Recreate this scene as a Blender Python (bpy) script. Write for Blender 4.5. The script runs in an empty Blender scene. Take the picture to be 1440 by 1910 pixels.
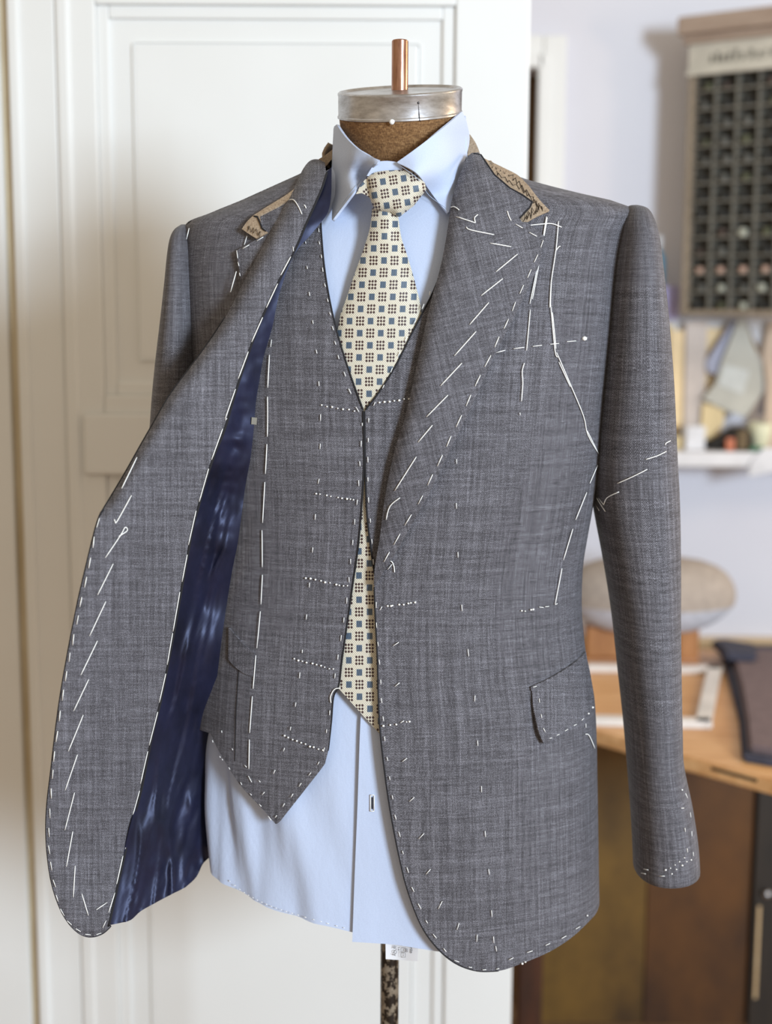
import bpy, bmesh, math, random
import numpy as np
from mathutils import Vector, Matrix, noise
from mathutils.geometry import delaunay_2d_cdt

random.seed(7)
SC = bpy.context.scene
C = SC.collection
R = math.radians

# ------------------------------------------------------------------ camera
FPX = 2500.0
CAM = Vector((0.0, -1.40, 1.45))
PITCH = R(8.0)
ROLL = R(0.3)
cam_d = bpy.data.cameras.new('camera')
cam = bpy.data.objects.new('camera', cam_d)
C.objects.link(cam)
cam.location = CAM
cam.rotation_mode = 'QUATERNION'
_q = (Matrix.Rotation(R(90) - PITCH, 3, 'X') @ Matrix.Rotation(ROLL, 3, 'Z')).to_quaternion()
cam.rotation_quaternion = _q
cam_d.sensor_fit = 'VERTICAL'
cam_d.sensor_height = 36.0
cam_d.lens = FPX / 1910 * 36.0
cam_d.clip_start = 0.05
cam_d.dof.use_dof = True
cam_d.dof.focus_distance = 1.315
cam_d.dof.aperture_fstop = 2.8
SC.camera = cam
CM = np.array(_q.to_matrix())

# ------------------------------------------------------------------ world, lights, exposure
SC.view_settings.view_transform = 'Standard'
SC.view_settings.look = 'None'
SC.view_settings.gamma = 1.0
SC.view_settings.use_curve_mapping = False
SC.view_settings.exposure = 0.0
w = bpy.data.worlds.new('world'); SC.world = w; w.use_nodes = True
w.node_tree.nodes['Background'].inputs[0].default_value = (1.0, 0.865, 0.68, 1)
w.node_tree.nodes['Background'].inputs[1].default_value = 0.65

def area(name, loc, target, sx, sy, power, col):
    l = bpy.data.lights.new(name, 'AREA'); l.shape = 'RECTANGLE'; l.size = sx; l.size_y = sy
    l.energy = power; l.color = col
    o = bpy.data.objects.new(name, l); C.objects.link(o); o.location = loc
    d = Vector(target) - Vector(loc)
    o.rotation_euler = d.to_track_quat('-Z', 'Y').to_euler()
    return o
area('window_light', (2.35, -3.4, 1.95), (0, .3, 1.25), 0.9, 1.0, 205, (0.74, 0.87, 1.0))
area('work_lamp_light', (1.9, 0.55, 1.9), (0.3, 0.0, 1.2), 0.4, 0.4, 11, (1.0, 0.72, 0.45))

# ------------------------------------------------------------------ helpers
def s2l(r, g, b):
    f = lambda c: (c / 255 / 12.92) if c / 255 <= 0.04045 else ((c / 255 + 0.055) / 1.055) ** 2.4
    return (f(r), f(g), f(b), 1.0)

def tag(o, label=None, cat=None, group=None, kind=None):
    if label: o['label'] = label
    if cat: o['category'] = cat
    if group: o['group'] = group
    if kind: o['kind'] = kind
    return o

def thing(name, label, cat, loc=(0, 0, 0), rz=0, group=None):
    o = bpy.data.objects.new(name, None); C.objects.link(o)
    o.location = loc; o.rotation_euler = (0, 0, rz); o.empty_display_size = 0.05
    return tag(o, label, cat, group)

def link(name, me, mat, parent=None, smooth=True):
    if mat: me.materials.append(mat)
    if smooth:
        for p in me.polygons: p.use_smooth = True
    o = bpy.data.objects.new(name, me); C.objects.link(o)
    if parent is not None:
        o.parent = parent
        if parent.type == 'EMPTY' or True:
            # geometry is given in world coordinates unless parent is rotated
            o.matrix_parent_inverse = Matrix.Identity(4)
            o.location = -parent_world(parent)
    return o

def parent_world(p):
    v = Vector((0, 0, 0))
    while p is not None:
        v += p.location; p = p.parent
    return v

def link_local(name, me, mat, parent=None, smooth=False):
    if mat: me.materials.append(mat)
    if smooth:
        for p in me.polygons: p.use_smooth = True
    o = bpy.data.objects.new(name, me); C.objects.link(o)
    o.parent = parent
    return o

# pixel -> ray (numpy)
def dirs(u, v):
    u = np.atleast_1d(np.asarray(u, float)); v = np.atleast_1d(np.asarray(v, float))
    d = np.stack([(u - 720) / FPX, -(v - 955) / FPX, -np.ones_like(u)], -1)
    return d @ CM.T
CAMN = np.array(CAM)
def at(u, v, Y):
    d = dirs(u, v)
    t = (np.asarray(Y, float) - CAMN[1]) / d[:, 1]
    return CAMN + d * t[:, None]
def P(u, v, Y): return Vector(at(u, v, Y)[0])
def PZ(u, v, Z):
    d = dirs(u, v)[0]; t = (Z - CAMN[2]) / d[2]
    return Vector(CAMN + d * t)
def to_px(p):
    q = (np.asarray(p) - CAMN) @ CM
    return np.stack([720 + FPX * q[..., 0] / -q[..., 2], 955 - FPX * q[..., 1] / -q[..., 2]], -1)

# catmull-rom
def smooth(pts, n=6, closed=False):
    pts = [tuple(p) for p in pts]; out = []
    N = len(pts)
    for i in range(N if closed else N - 1):
        g = (lambda k: pts[k % N]) if closed else (lambda k: pts[min(max(k, 0), N - 1)])
        a, b, c, d = map(np.array, (g(i - 1), g(i), g(i + 1), g(i + 2)))
        for j in range(n):
            t = j / n
            out.append(tuple(0.5 * (2 * b + (c - a) * t + (2 * a - 5 * b + 4 * c - d) * t * t + (3 * b - a - 3 * c + d) * t ** 3)))
    if not closed: out.append(pts[-1])
    return out
def S(*segs):
    """outline: lists are smoothed runs, joined with corners"""
    out = []
    for s in segs:
        out += smooth(s, 6) if len(s) > 2 else [tuple(p) for p in s]
    return out
def dens(pl, step, closed=True):
    out = []
    N = len(pl)
    for i in range(N if closed else N - 1):
        a = np.array(pl[i], float); b = np.array(pl[(i + 1) % N], float)
        L = np.hypot(*(b - a))
        if L < 1e-9: continue
        k = max(1, int(math.ceil(L / step)))
        for j in range(k): out.append(tuple(a + (b - a) * j / k))
    if not closed: out.append(tuple(pl[-1]))
    # drop near duplicates
    o2 = []
    for p in out:
        if not o2 or np.hypot(p[0] - o2[-1][0], p[1] - o2[-1][1]) > step * 0.15: o2.append(p)
    return o2
def inside(px, py, pl):
    pl = np.array(pl); n = len(pl); r = np.zeros(len(px), bool)
    j = n - 1
    for i in range(n):
        xi, yi = pl[i]; xj, yj = pl[j]
        c = ((yi > py) != (yj > py))
        with np.errstate(divide='ignore', invalid='ignore'):
            r ^= c & (px < (xj - xi) * (py - yi) / (yj - yi + 1e-30) + xi)
        j = i
    return r
def pdist(px, py, pl, closed=False):
    """distance of points to polyline"""
    pl = np.array(pl, float); best = np.full(len(px), 1e9)
    n = len(pl)
    for i in range(n if closed else n - 1):
        a = pl[i]; b = pl[(i + 1) % n]; ab = b - a; L = (ab ** 2).sum() + 1e-12
        t = np.clip(((px - a[0]) * ab[0] + (py - a[1]) * ab[1]) / L, 0, 1)
        best = np.minimum(best, np.hypot(px - a[0] - ab[0] * t, py - a[1] - ab[1] * t))
    return best

def tri2d(outline, step):
    ol = dens(outline, step)
    a = np.array(ol)
    x0, y0 = a.min(0); x1, y1 = a.max(0)
    gx, gy = np.meshgrid(np.arange(x0 + step * .5, x1, step), np.arange(y0 + step * .5, y1, step))
    gx[1::2] += step * .5
    gx = gx.ravel(); gy = gy.ravel()
    k = inside(gx, gy, ol)
    gx, gy = gx[k], gy[k]
    k = pdist(gx, gy, ol, True) > step * .55
    pts = [Vector(p) for p in ol] + [Vector((x, y)) for x, y in zip(gx[k], gy[k])]
    n = len(ol)
    vs, es, fs, *_ = delaunay_2d_cdt(pts, [], [list(range(n))], 1, step * 0.01)
    return np.array([tuple(v) for v in vs]), [list(f) for f in fs]

def sheet(name, outline, fn, mat, parent, thick=0.0015, step=9, uvfn=None, flip=False, param='px', sub=False):
    """cloth piece: outline in pixel or (theta,z) space, fn maps arrays -> Nx3; gets real thickness behind"""
    v2, fs = tri2d(outline, step)
    co = fn(v2[:, 0], v2[:, 1])
    me = bpy.data.meshes.new(name)
    bm = bmesh.new()
    bv = [bm.verts.new(c) for c in co]
    for f in fs:
        try: bm.faces.new([bv[i] for i in f])
        except ValueError: pass
    bm.verts.index_update()
    # orient towards camera by sum
    bm.normal_update()
    s = 0
    for f in bm.faces:
        c = f.calc_center_median(); a = f.calc_area()
        if param == 'px': s += f.normal.dot(CAM - c) * a
        else: s += f.normal.dot(c - Vector((0.0, 0.0, c.z))) * a
    if (s < 0) != flip: bmesh.ops.reverse_faces(bm, faces=bm.faces[:])
    bm.normal_update()
    uv = bm.loops.layers.uv.new('UVMap')
    UV = uvfn(v2[:, 0], v2[:, 1]) if uvfn else (np.stack([v2[:, 0] / 1857, -v2[:, 1] / 1857], -1) if param == 'px' else np.stack([v2[:, 0] * 0.19, v2[:, 1]], -1))
    for f in bm.faces:
        for l in f.loops: l[uv].uv = UV[l.vert.index]
    for e in bm.edges:
        if e.is_boundary: e.smooth = False
    bm.to_mesh(me); bm.free()
    o = link(name, me, mat, parent)
    if thick:
        m = o.modifiers.new('thickness', 'SOLIDIFY'); m.thickness = thick; m.offset = -1; m.use_rim = True
    return o

def rbf(ctrl):
    """thin plate spline over (u,v)->Y"""
    c = np.array(ctrl, float); X = c[:, :2] / 500; y = c[:, 2]; n = len(X)
    def K(r): return np.where(r > 0, r * r * np.log(r + 1e-12), 0)
    d = np.linalg.norm(X[:, None] - X[None], axis=-1)
    A = np.zeros((n + 3, n + 3)); A[:n, :n] = K(d) + np.eye(n) * 1e-4
    A[:n, n] = 1; A[:n, n + 1:] = X; A[n, :n] = 1; A[n + 1:, :n] = X.T
    s = np.linalg.solve(A, np.concatenate([y, np.zeros(3)]))
    def f(u, v):
        q = np.stack([np.atleast_1d(u), np.atleast_1d(v)], -1) / 500
        d = np.linalg.norm(q[:, None] - X[None], axis=-1)
        return K(d) @ s[:n] + s[n] + q @ s[n + 1:]
    return f
def fbm(x, y, z=0.0, oct=3):
    return np.array([noise.fractal(Vector((a, b, z)), 0.8, 2.0, oct) for a, b in zip(x, y)])

# ------------------------------------------------------------------ body surface
BODY = [  # v (at Y=0 plane), xL, xR, half depth, yc, exponent
    (215, 634, 866, .062, .012, 2.0), (255, 632, 868, .063, .010, 2.0), (288, 618, 874, .062, .006, 2.0),
    (306, 596, 908, .060, .002, 2.0), (322, 570, 946, .060, .0, 2.0),
    (340, 532, 1000, .060, .0, 2.1), (360, 488, 1082, .063, .0, 2.1), (380, 444, 1164, .068, .0, 2.2), (400, 396, 1188, .073, .0, 2.25),
    (420, 350, 1183, .078, .0, 2.3), (450, 342, 1172, .085, .0, 2.3), (520, 338, 1156, .100, .0, 2.3), (650, 348, 1138, .116, .0, 2.3), (750, 356, 1125, .121, .0, 2.3),
    (850, 366, 1115, .121, .0, 2.3), (930, 372, 1104, .117, .0, 2.3), (1000, 374, 1093, .112, .0, 2.3), (1050, 374, 1086, .109, .0, 2.3),
    (1130, 371, 1084, .107, .0, 2.3), (1200, 364, 1090, .109, .0, 2.3), (1300, 354, 1107, .115, .0, 2.3), (1450, 350, 1112, .120, .0, 2.3),
    (1600, 350, 1115, .122, .0, 2.3), (1720, 352, 1117, .124, .0, 2.3), (1900, 352, 1117, .124, .0, 2.3)]
def _tab():
    rows = []
    for v, xl, xr, b, yc, n in BODY:
        z = P(740, v, 0).z; XL = P(xl, v, 0).x; XR = P(xr, v, 0).x
        rows.append((z, (XL + XR) / 2, (XR - XL) / 2, b, yc, n))
    rows = np.array(sorted(rows))
    Z = np.linspace(rows[0, 0], rows[-1, 0], 1400)
    out = []
    z = rows[:, 0]
    for k in range(1, 6):
        y = rows[:, k]
        dlt = np.diff(y) / np.diff(z)
        m = np.zeros(len(y)); m[0] = dlt[0]; m[-1] = dlt[-1]
        for i in range(1, len(y) - 1):  # pchip-like
            if dlt[i - 1] * dlt[i] > 0:
                m[i] = 2 * dlt[i - 1] * dlt[i] / (dlt[i - 1] + dlt[i]) * 0.6 + 0.2 * (dlt[i - 1] + dlt[i])
        i = np.clip(np.searchsorted(z, Z) - 1, 0, len(z) - 2)
        h = z[i + 1] - z[i]; t = (Z - z[i]) / h
        out.append((2 * t ** 3 - 3 * t ** 2 + 1) * y[i] + (t ** 3 - 2 * t ** 2 + t) * h * m[i] + (-2 * t ** 3 + 3 * t ** 2) * y[i + 1] + (t ** 3 - t ** 2) * h * m[i + 1])
    return Z, out
BZ, BT = _tab()
def sl(z): return [np.interp(z, BZ, c) for c in BT]
def J(theta, z, off=0.0):
    theta = np.asarray(theta, float); z = np.asarray(z, float)
    xc, a, b, yc, n = sl(z)
    s, c = np.sin(theta), np.cos(theta)
    x = xc + (a + off) * np.sign(s) * np.abs(s) ** (2 / n)
    y = yc - (b + off) * np.sign(c) * np.abs(c) ** (2 / n)
    return np.stack([x, y, z], -1)
def gval(p, off):
    xc, a, b, yc, n = sl(p[..., 2])
    return (np.abs((p[..., 0] - xc) / (a + off)) ** n + np.abs((p[..., 1] - yc) / (b + off)) ** n) - 1
def hit(u, v, off=0.0):
    """front body surface point seen at pixel (u,v)"""
    u = np.atleast_1d(np.asarray(u, float)); v = np.atleast_1d(np.asarray(v, float))
    off = np.broadcast_to(np.asarray(off, float), u.shape)
    d = dirs(u, v)
    ys = np.linspace(-.2, .10, 121)
    t = (ys[None] - CAMN[1]) / d[:, 1:2]
    p = CAMN + d[:, None] * t[..., None]
    g = gval(p, off[:, None])
    neg = g < 0
    first = np.where(neg.any(1), neg.argmax(1), -1)
    res = np.zeros((len(u), 3))
    for k in range(len(u)):
        if first[k] <= 0: res[k] = p[k, int(g[k].argmin())]
    m = first > 0
    if m.any():
        dm = d[m]; om = off[m]
        hi = ys[first[m]]; lo = ys[first[m] - 1]
        for _ in range(14):
            mid = (lo + hi) / 2
            q = CAMN + dm * ((mid - CAMN[1]) / dm[:, 1])[:, None]
            inn = gval(q, om) < 0
            hi = np.where(inn, mid, hi); lo = np.where(inn, lo, mid)
        res[m] = CAMN + dm * ((hi - CAMN[1]) / dm[:, 1])[:, None]
    return res
def hitY(u, v, off=0.0): return hit(u, v, off)[:, 1]
def tz(u, v, off=0.0):
    """pixel -> (theta, z)"""
    p = hit(u, v, off)
    xc, a, b, yc, n = sl(p[:, 2])
    X = (p[:, 0] - xc) / (a + off); Yf = -(p[:, 1] - yc) / (b + off)
    th = np.arctan2(np.sign(X) * np.abs(X) ** (n / 2), np.sign(Yf) * np.abs(Yf) ** (n / 2))
    return list(zip(th, p[:, 2]))
def tzl(pl, off=0.0):
    pl = dens(pl, 12, False); a = np.array(pl)
    return tz(a[:, 0], a[:, 1], off)
def zv(v): return P(740, v, 0).z

# ------------------------------------------------------------------ materials
class NT:
    def __init__(s, name):
        s.m = bpy.data.materials.new(name); s.m.use_nodes = True; s.t = s.m.node_tree
        s.b = s.t.nodes['Principled BSDF']
    def n(s, typ, **kw):
        x = s.t.nodes.new(typ)
        for k, v in kw.items(): setattr(x, k, v)
        return x
    def l(s, a, b): s.t.links.new(a, b)
    def math(s, op, a, b=None, c=None):
        x = s.n('ShaderNodeMath', operation=op)
        for i, q in enumerate((a, b, c)):
            if q is None: continue
            if isinstance(q, (int, float)): x.inputs[i].default_value = q
            else: s.l(q, x.inputs[i])
        return x.outputs[0]
    def mix(s, f, a, b, blend='MIX'):
        x = s.n('ShaderNodeMix', data_type='RGBA', blend_type=blend)
        for i, q in ((0, f), (6, a), (7, b)):
            if isinstance(q, (int, float)): x.inputs[i].default_value = q
            elif isinstance(q, tuple): x.inputs[i].default_value = q
            else: s.l(q, x.inputs[i])
        return x.outputs[2]
    def coord(s, kind='Object', scale=(1, 1, 1), rot=(0, 0, 0)):
        c = s.n('ShaderNodeTexCoord'); m = s.n('ShaderNodeMapping')
        m.inputs['Scale'].default_value = scale; m.inputs['Rotation'].default_value = rot
        s.l(c.outputs[kind], m.inputs[0]); return m.outputs[0]
    def noise(s, vec, scale, detail=3, rough=.6):
        x = s.n('ShaderNodeTexNoise'); x.inputs['Scale'].default_value = scale; x.inputs['Detail'].default_value = detail
        x.inputs['Roughness'].default_value = rough
        s.l(vec, x.inputs['Vector']); return x.outputs[0]
    def ramp(s, f, stops):
        x = s.n('ShaderNodeValToRGB'); e = x.color_ramp.elements
        e[0].position, e[0].color = stops[0][0], stops[0][1]; e[1].position, e[1].color = stops[-1][0], stops[-1][1]
        for p, c in stops[1:-1]:
            k = e.new(p); k.color = c
        s.l(f, x.inputs[0]); return x.outputs[0]
    def bump(s, h, strength=.3, dist=.001):
        x = s.n('ShaderNodeBump'); x.inputs['Strength'].default_value = strength; x.inputs['Distance'].default_value = dist
        s.l(h, x.inputs['Height']); s.l(x.outputs[0], s.b.inputs['Normal'])
    def set(s, **kw):
        for k, v in kw.items():
            i = s.b.inputs[k.replace('_', ' ')]
            if isinstance(v, (int, float, tuple)): i.default_value = v
            else: s.l(v, i)

def plain(name, col, rough=.6, metal=0.0, var=.08, vs=12, **kw):
    t = NT(name); c = t.coord('Object')
    n = t.noise(c, vs, 3)
    dark = tuple(x * (1 - var * 2) for x in col[:3]) + (1,)
    lite = tuple(min(1, x * (1 + var)) for x in col[:3]) + (1,)
    t.set(Base_Color=t.ramp(n, [(.3, dark), (.7, lite)]), Roughness=rough, Metallic=metal, **kw)
    return t.m

def suiting(name, lo, hi, warm):
    """fine herringbone worsted with faint slubs and stripes; UV in metres"""
    t = NT(name)
    uvn = t.n('ShaderNodeUVMap'); sep = t.n('ShaderNodeSeparateXYZ'); t.l(uvn.outputs[0], sep.inputs[0])
    U, V = sep.outputs[0], sep.outputs[1]
    # herringbone
    W = .0050
    zig = t.math('ABSOLUTE', t.math('SUBTRACT', t.math('FRACT', t.math('DIVIDE', U, W * 2)), .5))   # 0..0.5
    ph = t.math('ADD', t.math('MULTIPLY', zig, W * 2), V)
    st = t.math('SINE', t.math('MULTIPLY', ph, 2 * math.pi / .0017))
    def mp(sx, sy, scale, det=2):
        m = t.n('ShaderNodeMapping'); m.inputs['Scale'].default_value = (sx, sy, 1); t.l(uvn.outputs[0], m.inputs[0])
        return t.noise(m.outputs[0], scale, det)
    hs = mp(70, 1100, 1, 3); vs_ = mp(1000, 55, 1, 3); big = mp(9, 260, 1, 2); vb = mp(330, 6, 1, 2); spk = mp(900, 900, 1, 2)
    s = t.math('MULTIPLY', st, .12)
    for x, k in ((hs, .36), (vs_, .34), (big, .26), (vb, .30), (spk, .60)):
        s = t.math('ADD', s, t.math('MULTIPLY', t.math('SUBTRACT', x, .5), k))
    s = t.math('ADD', s, .5)
    col = t.ramp(s, [(.18, lo), (.5, warm), (.85, hi)])
    t.set(Base_Color=col, Roughness=.82)
    t.b.inputs['Sheen Weight'].default_value = .10; t.b.inputs['Sheen Roughness'].default_value = .4
    t.b.inputs['Specular IOR Level'].default_value = .25
    t.bump(s, .35, .0006)
    return t.m
M = {}
M['suit'] = suiting('grey_worsted', s2l(36, 34, 36), s2l(162, 161, 171), s2l(82, 80, 85))
M['vest'] = M['suit']

t = NT('navy_satin'); c = t.coord('UV', (9, 5, 1)); n = t.noise(c, 3, 4)
t.set(Base_Color=t.ramp(n, [(.3, s2l(11, 12, 24)), (.7, s2l(30, 32, 56))]), Roughness=.46)
t.b.inputs['Specular IOR Level'].default_value = .55
t.b.inputs['Sheen Weight'].default_value = .18; t.b.inputs['Sheen Tint'].default_value = (.5, .52, .85, 1)
t.b.inputs['Sheen Roughness'].default_value = .35
t.bump(t.noise(t.coord('UV', (12, 3, 1)), 3, 3), .12, .006); t.b.inputs['Specular Tint'].default_value = (.6, .66, 1, 1); M['lining'] = t.m

t = NT('shirt_cotton'); c = t.coord('UV', (1200, 1200, 1)); n = t.noise(c, 1, 2)
t.set(Base_Color=t.ramp(n, [(.3, s2l(180, 193, 220)), (.7, s2l(193, 205, 230))]), Roughness=.62)
t.b.inputs['Sheen Weight'].default_value = .15
t.bump(t.noise(t.coord('UV', (10, 4, 1)), 4, 4), .25, .004); M['shirt'] = t.m

t = NT('brown_linen'); c = t.coord('Object', (1, 1, .25)); n = t.noise(c, 900, 2); n2 = t.noise(t.coord('Object', (.3, .3, 1)), 700, 2)
s_ = t.math('MULTIPLY', t.math('ADD', n, n2), .5)
t.set(Base_Color=t.ramp(s_, [(.32, s2l(80, 54, 30)), (.5, s2l(126, 90, 54)), (.68, s2l(164, 128, 86))]), Roughness=.9); t.bump(s_, .4, .0008); M['linen'] = t.m

t = NT('brushed_zinc'); c = t.coord('Object', (1, 1, 3)); n = t.noise(c, 30, 5, .7); n2 = t.noise(t.coord('Object'), 14, 3)
t.set(Base_Color=t.ramp(n, [(.3, s2l(148, 144, 142)), (.55, s2l(196, 196, 200)), (.75, s2l(225, 226, 230))]), Metallic=.95,
      Roughness=t.ramp(n2, [(.3, (.24,) * 3 + (1,)), (.7, (.44,) * 3 + (1,))]))
t.bump(n, .15, .001); M['zinc'] = t.m
t = NT('copper'); c = t.coord('Object', (1, 1, .2)); n = t.noise(c, 200, 3)
t.set(Base_Color=t.ramp(n, [(.3, s2l(150, 108, 92)), (.7, s2l(200, 158, 136))]), Metallic=1.0, Roughness=.27); M['copper'] = t.m
t = NT('chipped_pole'); c = t.coord('Object', (1, 1, .8)); n = t.noise(c, 110, 3, .7)
t.set(Base_Color=t.ramp(n, [(.50, s2l(34, 26, 20)), (.54, s2l(128, 116, 100)), (.75, s2l(150, 140, 124))]), Roughness=.42, Metallic=.3); M['pole'] = t.m
t = NT('hair_canvas'); c = t.coord('UV', (1, 1, 1)); n = t.noise(t.coord('UV', (1600, 300, 1)), 1, 2); n2 = t.noise(t.coord('UV', (300, 1600, 1)), 1, 2)
s_ = t.math('MULTIPLY', t.math('ADD', n, n2), .5)
t.set(Base_Color=t.ramp(s_, [(.35, s2l(118, 98, 78)), (.65, s2l(186, 166, 142))]), Roughness=.9); t.bump(s_, .4, .0006); M['canvas'] = t.m
M['thread'] = plain('white_thread', (.92, .92, .90, 1), .7, var=.02)
M['thread_dark'] = plain('dark_thread', s2l(46, 38, 34), .8)
M['seam'] = plain('dark_seam', s2l(30, 29, 33), .9)
M['white_pin'] = plain('white_pearl', (.92, .92, .92, 1), .25, var=.01)
M['steel'] = plain('dark_steel', s2l(90, 88, 92), .3, .9)

# tie
t = NT('tie_silk')
uvn = t.n('ShaderNodeUVMap'); sep = t.n('ShaderNodeSeparateXYZ'); t.l(uvn.outputs[0], sep.inputs[0])
x = t.math('DIVIDE', sep.outputs[0], 19.6 / 1857); y = t.math('DIVIDE', sep.outputs[1], 22.6 / 1857)
par = t.math('FRACT', t.math('MULTIPLY', t.math('ADD', t.math('FLOOR', x), t.math('FLOOR', y)), .5))
par = t.math('GREATER_THAN', par, .25)
fx = t.math('SUBTRACT', t.math('FRACT', x), .5); fy = t.math('SUBTRACT', t.math('FRACT', y), .5)
ax = t.math('ABSOLUTE', fx); ay = t.math('ABSOLUTE', fy)
sq = t.math('MULTIPLY', t.math('LESS_THAN', ax, .27), t.math('LESS_THAN', ay, .27))
ro = t.math('MULTIPLY', t.math('LESS_THAN', ax, .42), t.math('LESS_THAN', ay, .42))
sx = t.math('ABSOLUTE', t.math('SUBTRACT', t.math('FRACT', t.math('ADD', t.math('MULTIPLY', fx, 3 / .84), .5)), .5))
sy = t.math('ABSOLUTE', t.math('SUBTRACT', t.math('FRACT', t.math('ADD', t.math('MULTIPLY', fy, 3 / .84), .5)), .5))
dia = t.math('LESS_THAN', t.math('ADD', t.math('POWER', sx, 1.5), t.math('POWER', sy, 1.5)), .27)
ro = t.math('MULTIPLY', ro, dia)
strp = t.math('SINE', t.math('ADD', t.math('MULTIPLY', fx, 40), t.math('MULTIPLY', fy, 9)))
bl = t.mix(t.math('GREATER_THAN', strp, .35), s2l(84, 106, 128), s2l(40, 42, 54))
bg = t.mix(t.math('GREATER_THAN', t.math('MULTIPLY', t.math('SINE', t.math('MULTIPLY', x, 2 * math.pi * 5)), t.math('SINE', t.math('MULTIPLY', y, 2 * math.pi * 5))), .15), s2l(218, 213, 200), s2l(172, 162, 136))
cc = t.mix(t.math('MULTIPLY', ro, par), bg, s2l(58, 34, 34))
cc = t.mix(t.math('MULTIPLY', sq, t.math('SUBTRACT', 1.0, par)), cc, bl)
t.set(Base_Color=cc, Roughness=.45); t.b.inputs['Sheen Weight'].default_value = .2
t.bump(t.math('MULTIPLY', t.math('SINE', t.math('MULTIPLY', x, 2 * math.pi * 7)), t.math('SINE', t.math('MULTIPLY', y, 2 * math.pi * 7))), .2, .0004)
M['tie'] = t.m

t = NT('door_paint'); n = t.noise(t.coord('Object'), 2.5, 3)
t.set(Base_Color=t.ramp(n, [(.3, s2l(228, 228, 226)), (.7, s2l(234, 235, 234))]), Roughness=.42); t.bump(t.noise(t.coord('Object', (1, 1, .1)), 90, 3), .06, .001); M['door'] = t.m
t = NT('wall_paint'); n = t.noise(t.coord('Object'), 1.5, 3)
t.set(Base_Color=t.ramp(n, [(.3, s2l(214, 214, 224)), (.7, s2l(222, 223, 232))]), Roughness=.8); t.bump(t.noise(t.coord('Object'), 160, 3), .1, .001); M['wall'] = t.m
def wood(name, a, b, scale=(1, 8, 8), rough=.45, s=6):
    t = NT(name); n = t.noise(t.coord('Object', scale), s, 5, .65)
    t.set(Base_Color=t.ramp(n, [(.3, a), (.7, b)]), Roughness=rough); t.bump(n, .15, .001); return t.m
M['table'] = wood('table_wood', s2l(196, 142, 88), s2l(232, 188, 136))
M['rail'] = wood('pale_wood', s2l(190, 160, 118), s2l(214, 188, 148))
M['leg'] = wood('stand_wood', s2l(150, 96, 50), s2l(192, 134, 80), (8, 8, 1))
M['brownpanel'] = wood('mottled_brown_panel', s2l(58, 38, 8), s2l(122, 90, 32), (1.5, 1, 1), .55, 3)
M['redpanel'] = wood('red_brown_panel', s2l(50, 26, 4), s2l(98, 60, 16), (1.5, 1, 1), .55, 3)
M['darkwood'] = wood('dark_wood', s2l(44, 24, 14), s2l(84, 46, 24), (8, 8, 1), .5)
M['blackwood'] = wood('black_wood', s2l(26, 20, 14), s2l(44, 34, 24), (8, 8, 1), .5)
M['floor'] = wood('floor_boards', s2l(120, 88, 58), s2l(158, 122, 86), (1, 8, 8), .5)
M['cushion'] = plain('grey_cushion', s2l(172, 160, 150), .9, vs=60)
M['cushion_under'] = plain('pale_cotton', s2l(196, 200, 212), .9, vs=60)
M['mauve'] = plain('mauve_wool', s2l(120, 104, 106), .95, vs=40)
M['slate'] = plain('slate_wool', s2l(74, 74, 88), .95, vs=40)
M['whitelac'] = plain('white_lacquer', s2l(232, 228, 224), .4)
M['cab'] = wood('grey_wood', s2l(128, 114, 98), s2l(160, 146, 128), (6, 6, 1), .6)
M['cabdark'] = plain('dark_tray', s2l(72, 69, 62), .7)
M['cabgrid'] = plain('grey_divider', s2l(122, 118, 108), .6)
M['cream'] = plain('cream_paper', s2l(206, 200, 186), .7)
M['crown'] = wood('cornice_wood', s2l(150, 128, 112), s2l(184, 164, 148), (1, 6, 6), .6)
M['ink'] = plain('ink', s2l(52, 48, 46), .6)
def flat(name, r, g, b, rough=.75): M[name] = plain(name, s2l(r, g, b), rough); return M[name]
flat('lilac', 176, 170, 212); flat('blue_plastic', 70, 140, 170, .4); flat('yellow_card', 240, 214, 170); flat('beige_strip', 204, 192, 184)
flat('grey_paper', 190, 188, 178); flat('label_paper', 208, 210, 206); flat('blue_grey_paper', 170, 172, 190); flat('yellow_paper', 226, 204, 158)
flat('black_felt', 36, 32, 28); flat('orange_plastic', 190, 104, 62, .5); flat('cream_plastic', 230, 228, 196, .5); flat('green_plastic', 50, 110, 78, .5)
flat('white_paper', 222, 222, 226); flat('tan_paper', 206, 184, 162); flat('shelf_white', 222, 220, 222, .5)

# ------------------------------------------------------------------ mesh helpers (world coordinates)
def box_bm(x0, x1, y0, y1, z0, z1, bev=0.0, seg=2, bm=None):
    own = bm is None
    b = bmesh.new()
    bmesh.ops.create_cube(b, size=1)
    for v in b.verts:
        v.co = Vector(((x0 + x1) / 2 + v.co.x * (x1 - x0), (y0 + y1) / 2 + v.co.y * (y1 - y0), (z0 + z1) / 2 + v.co.z * (z1 - z0)))
    if bev: bmesh.ops.bevel(b, geom=b.edges[:], offset=bev, segments=seg, affect='EDGES', profile=.6)
    return b
def fin(name, b, mat, parent=None, smooth=False, local=False):
    me = bpy.data.meshes.new(name); b.to_mesh(me); b.free()
    o = (link_local if local else link)(name, me, mat, parent, smooth)
    return o
def box(name, x0, x1, y0, y1, z0, z1, mat, parent=None, bev=.002, local=False):
    return fin(name, box_bm(min(x0, x1), max(x0, x1), min(y0, y1), max(y0, y1), min(z0, z1), max(z0, z1), bev), mat, parent, False, local)
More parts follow.
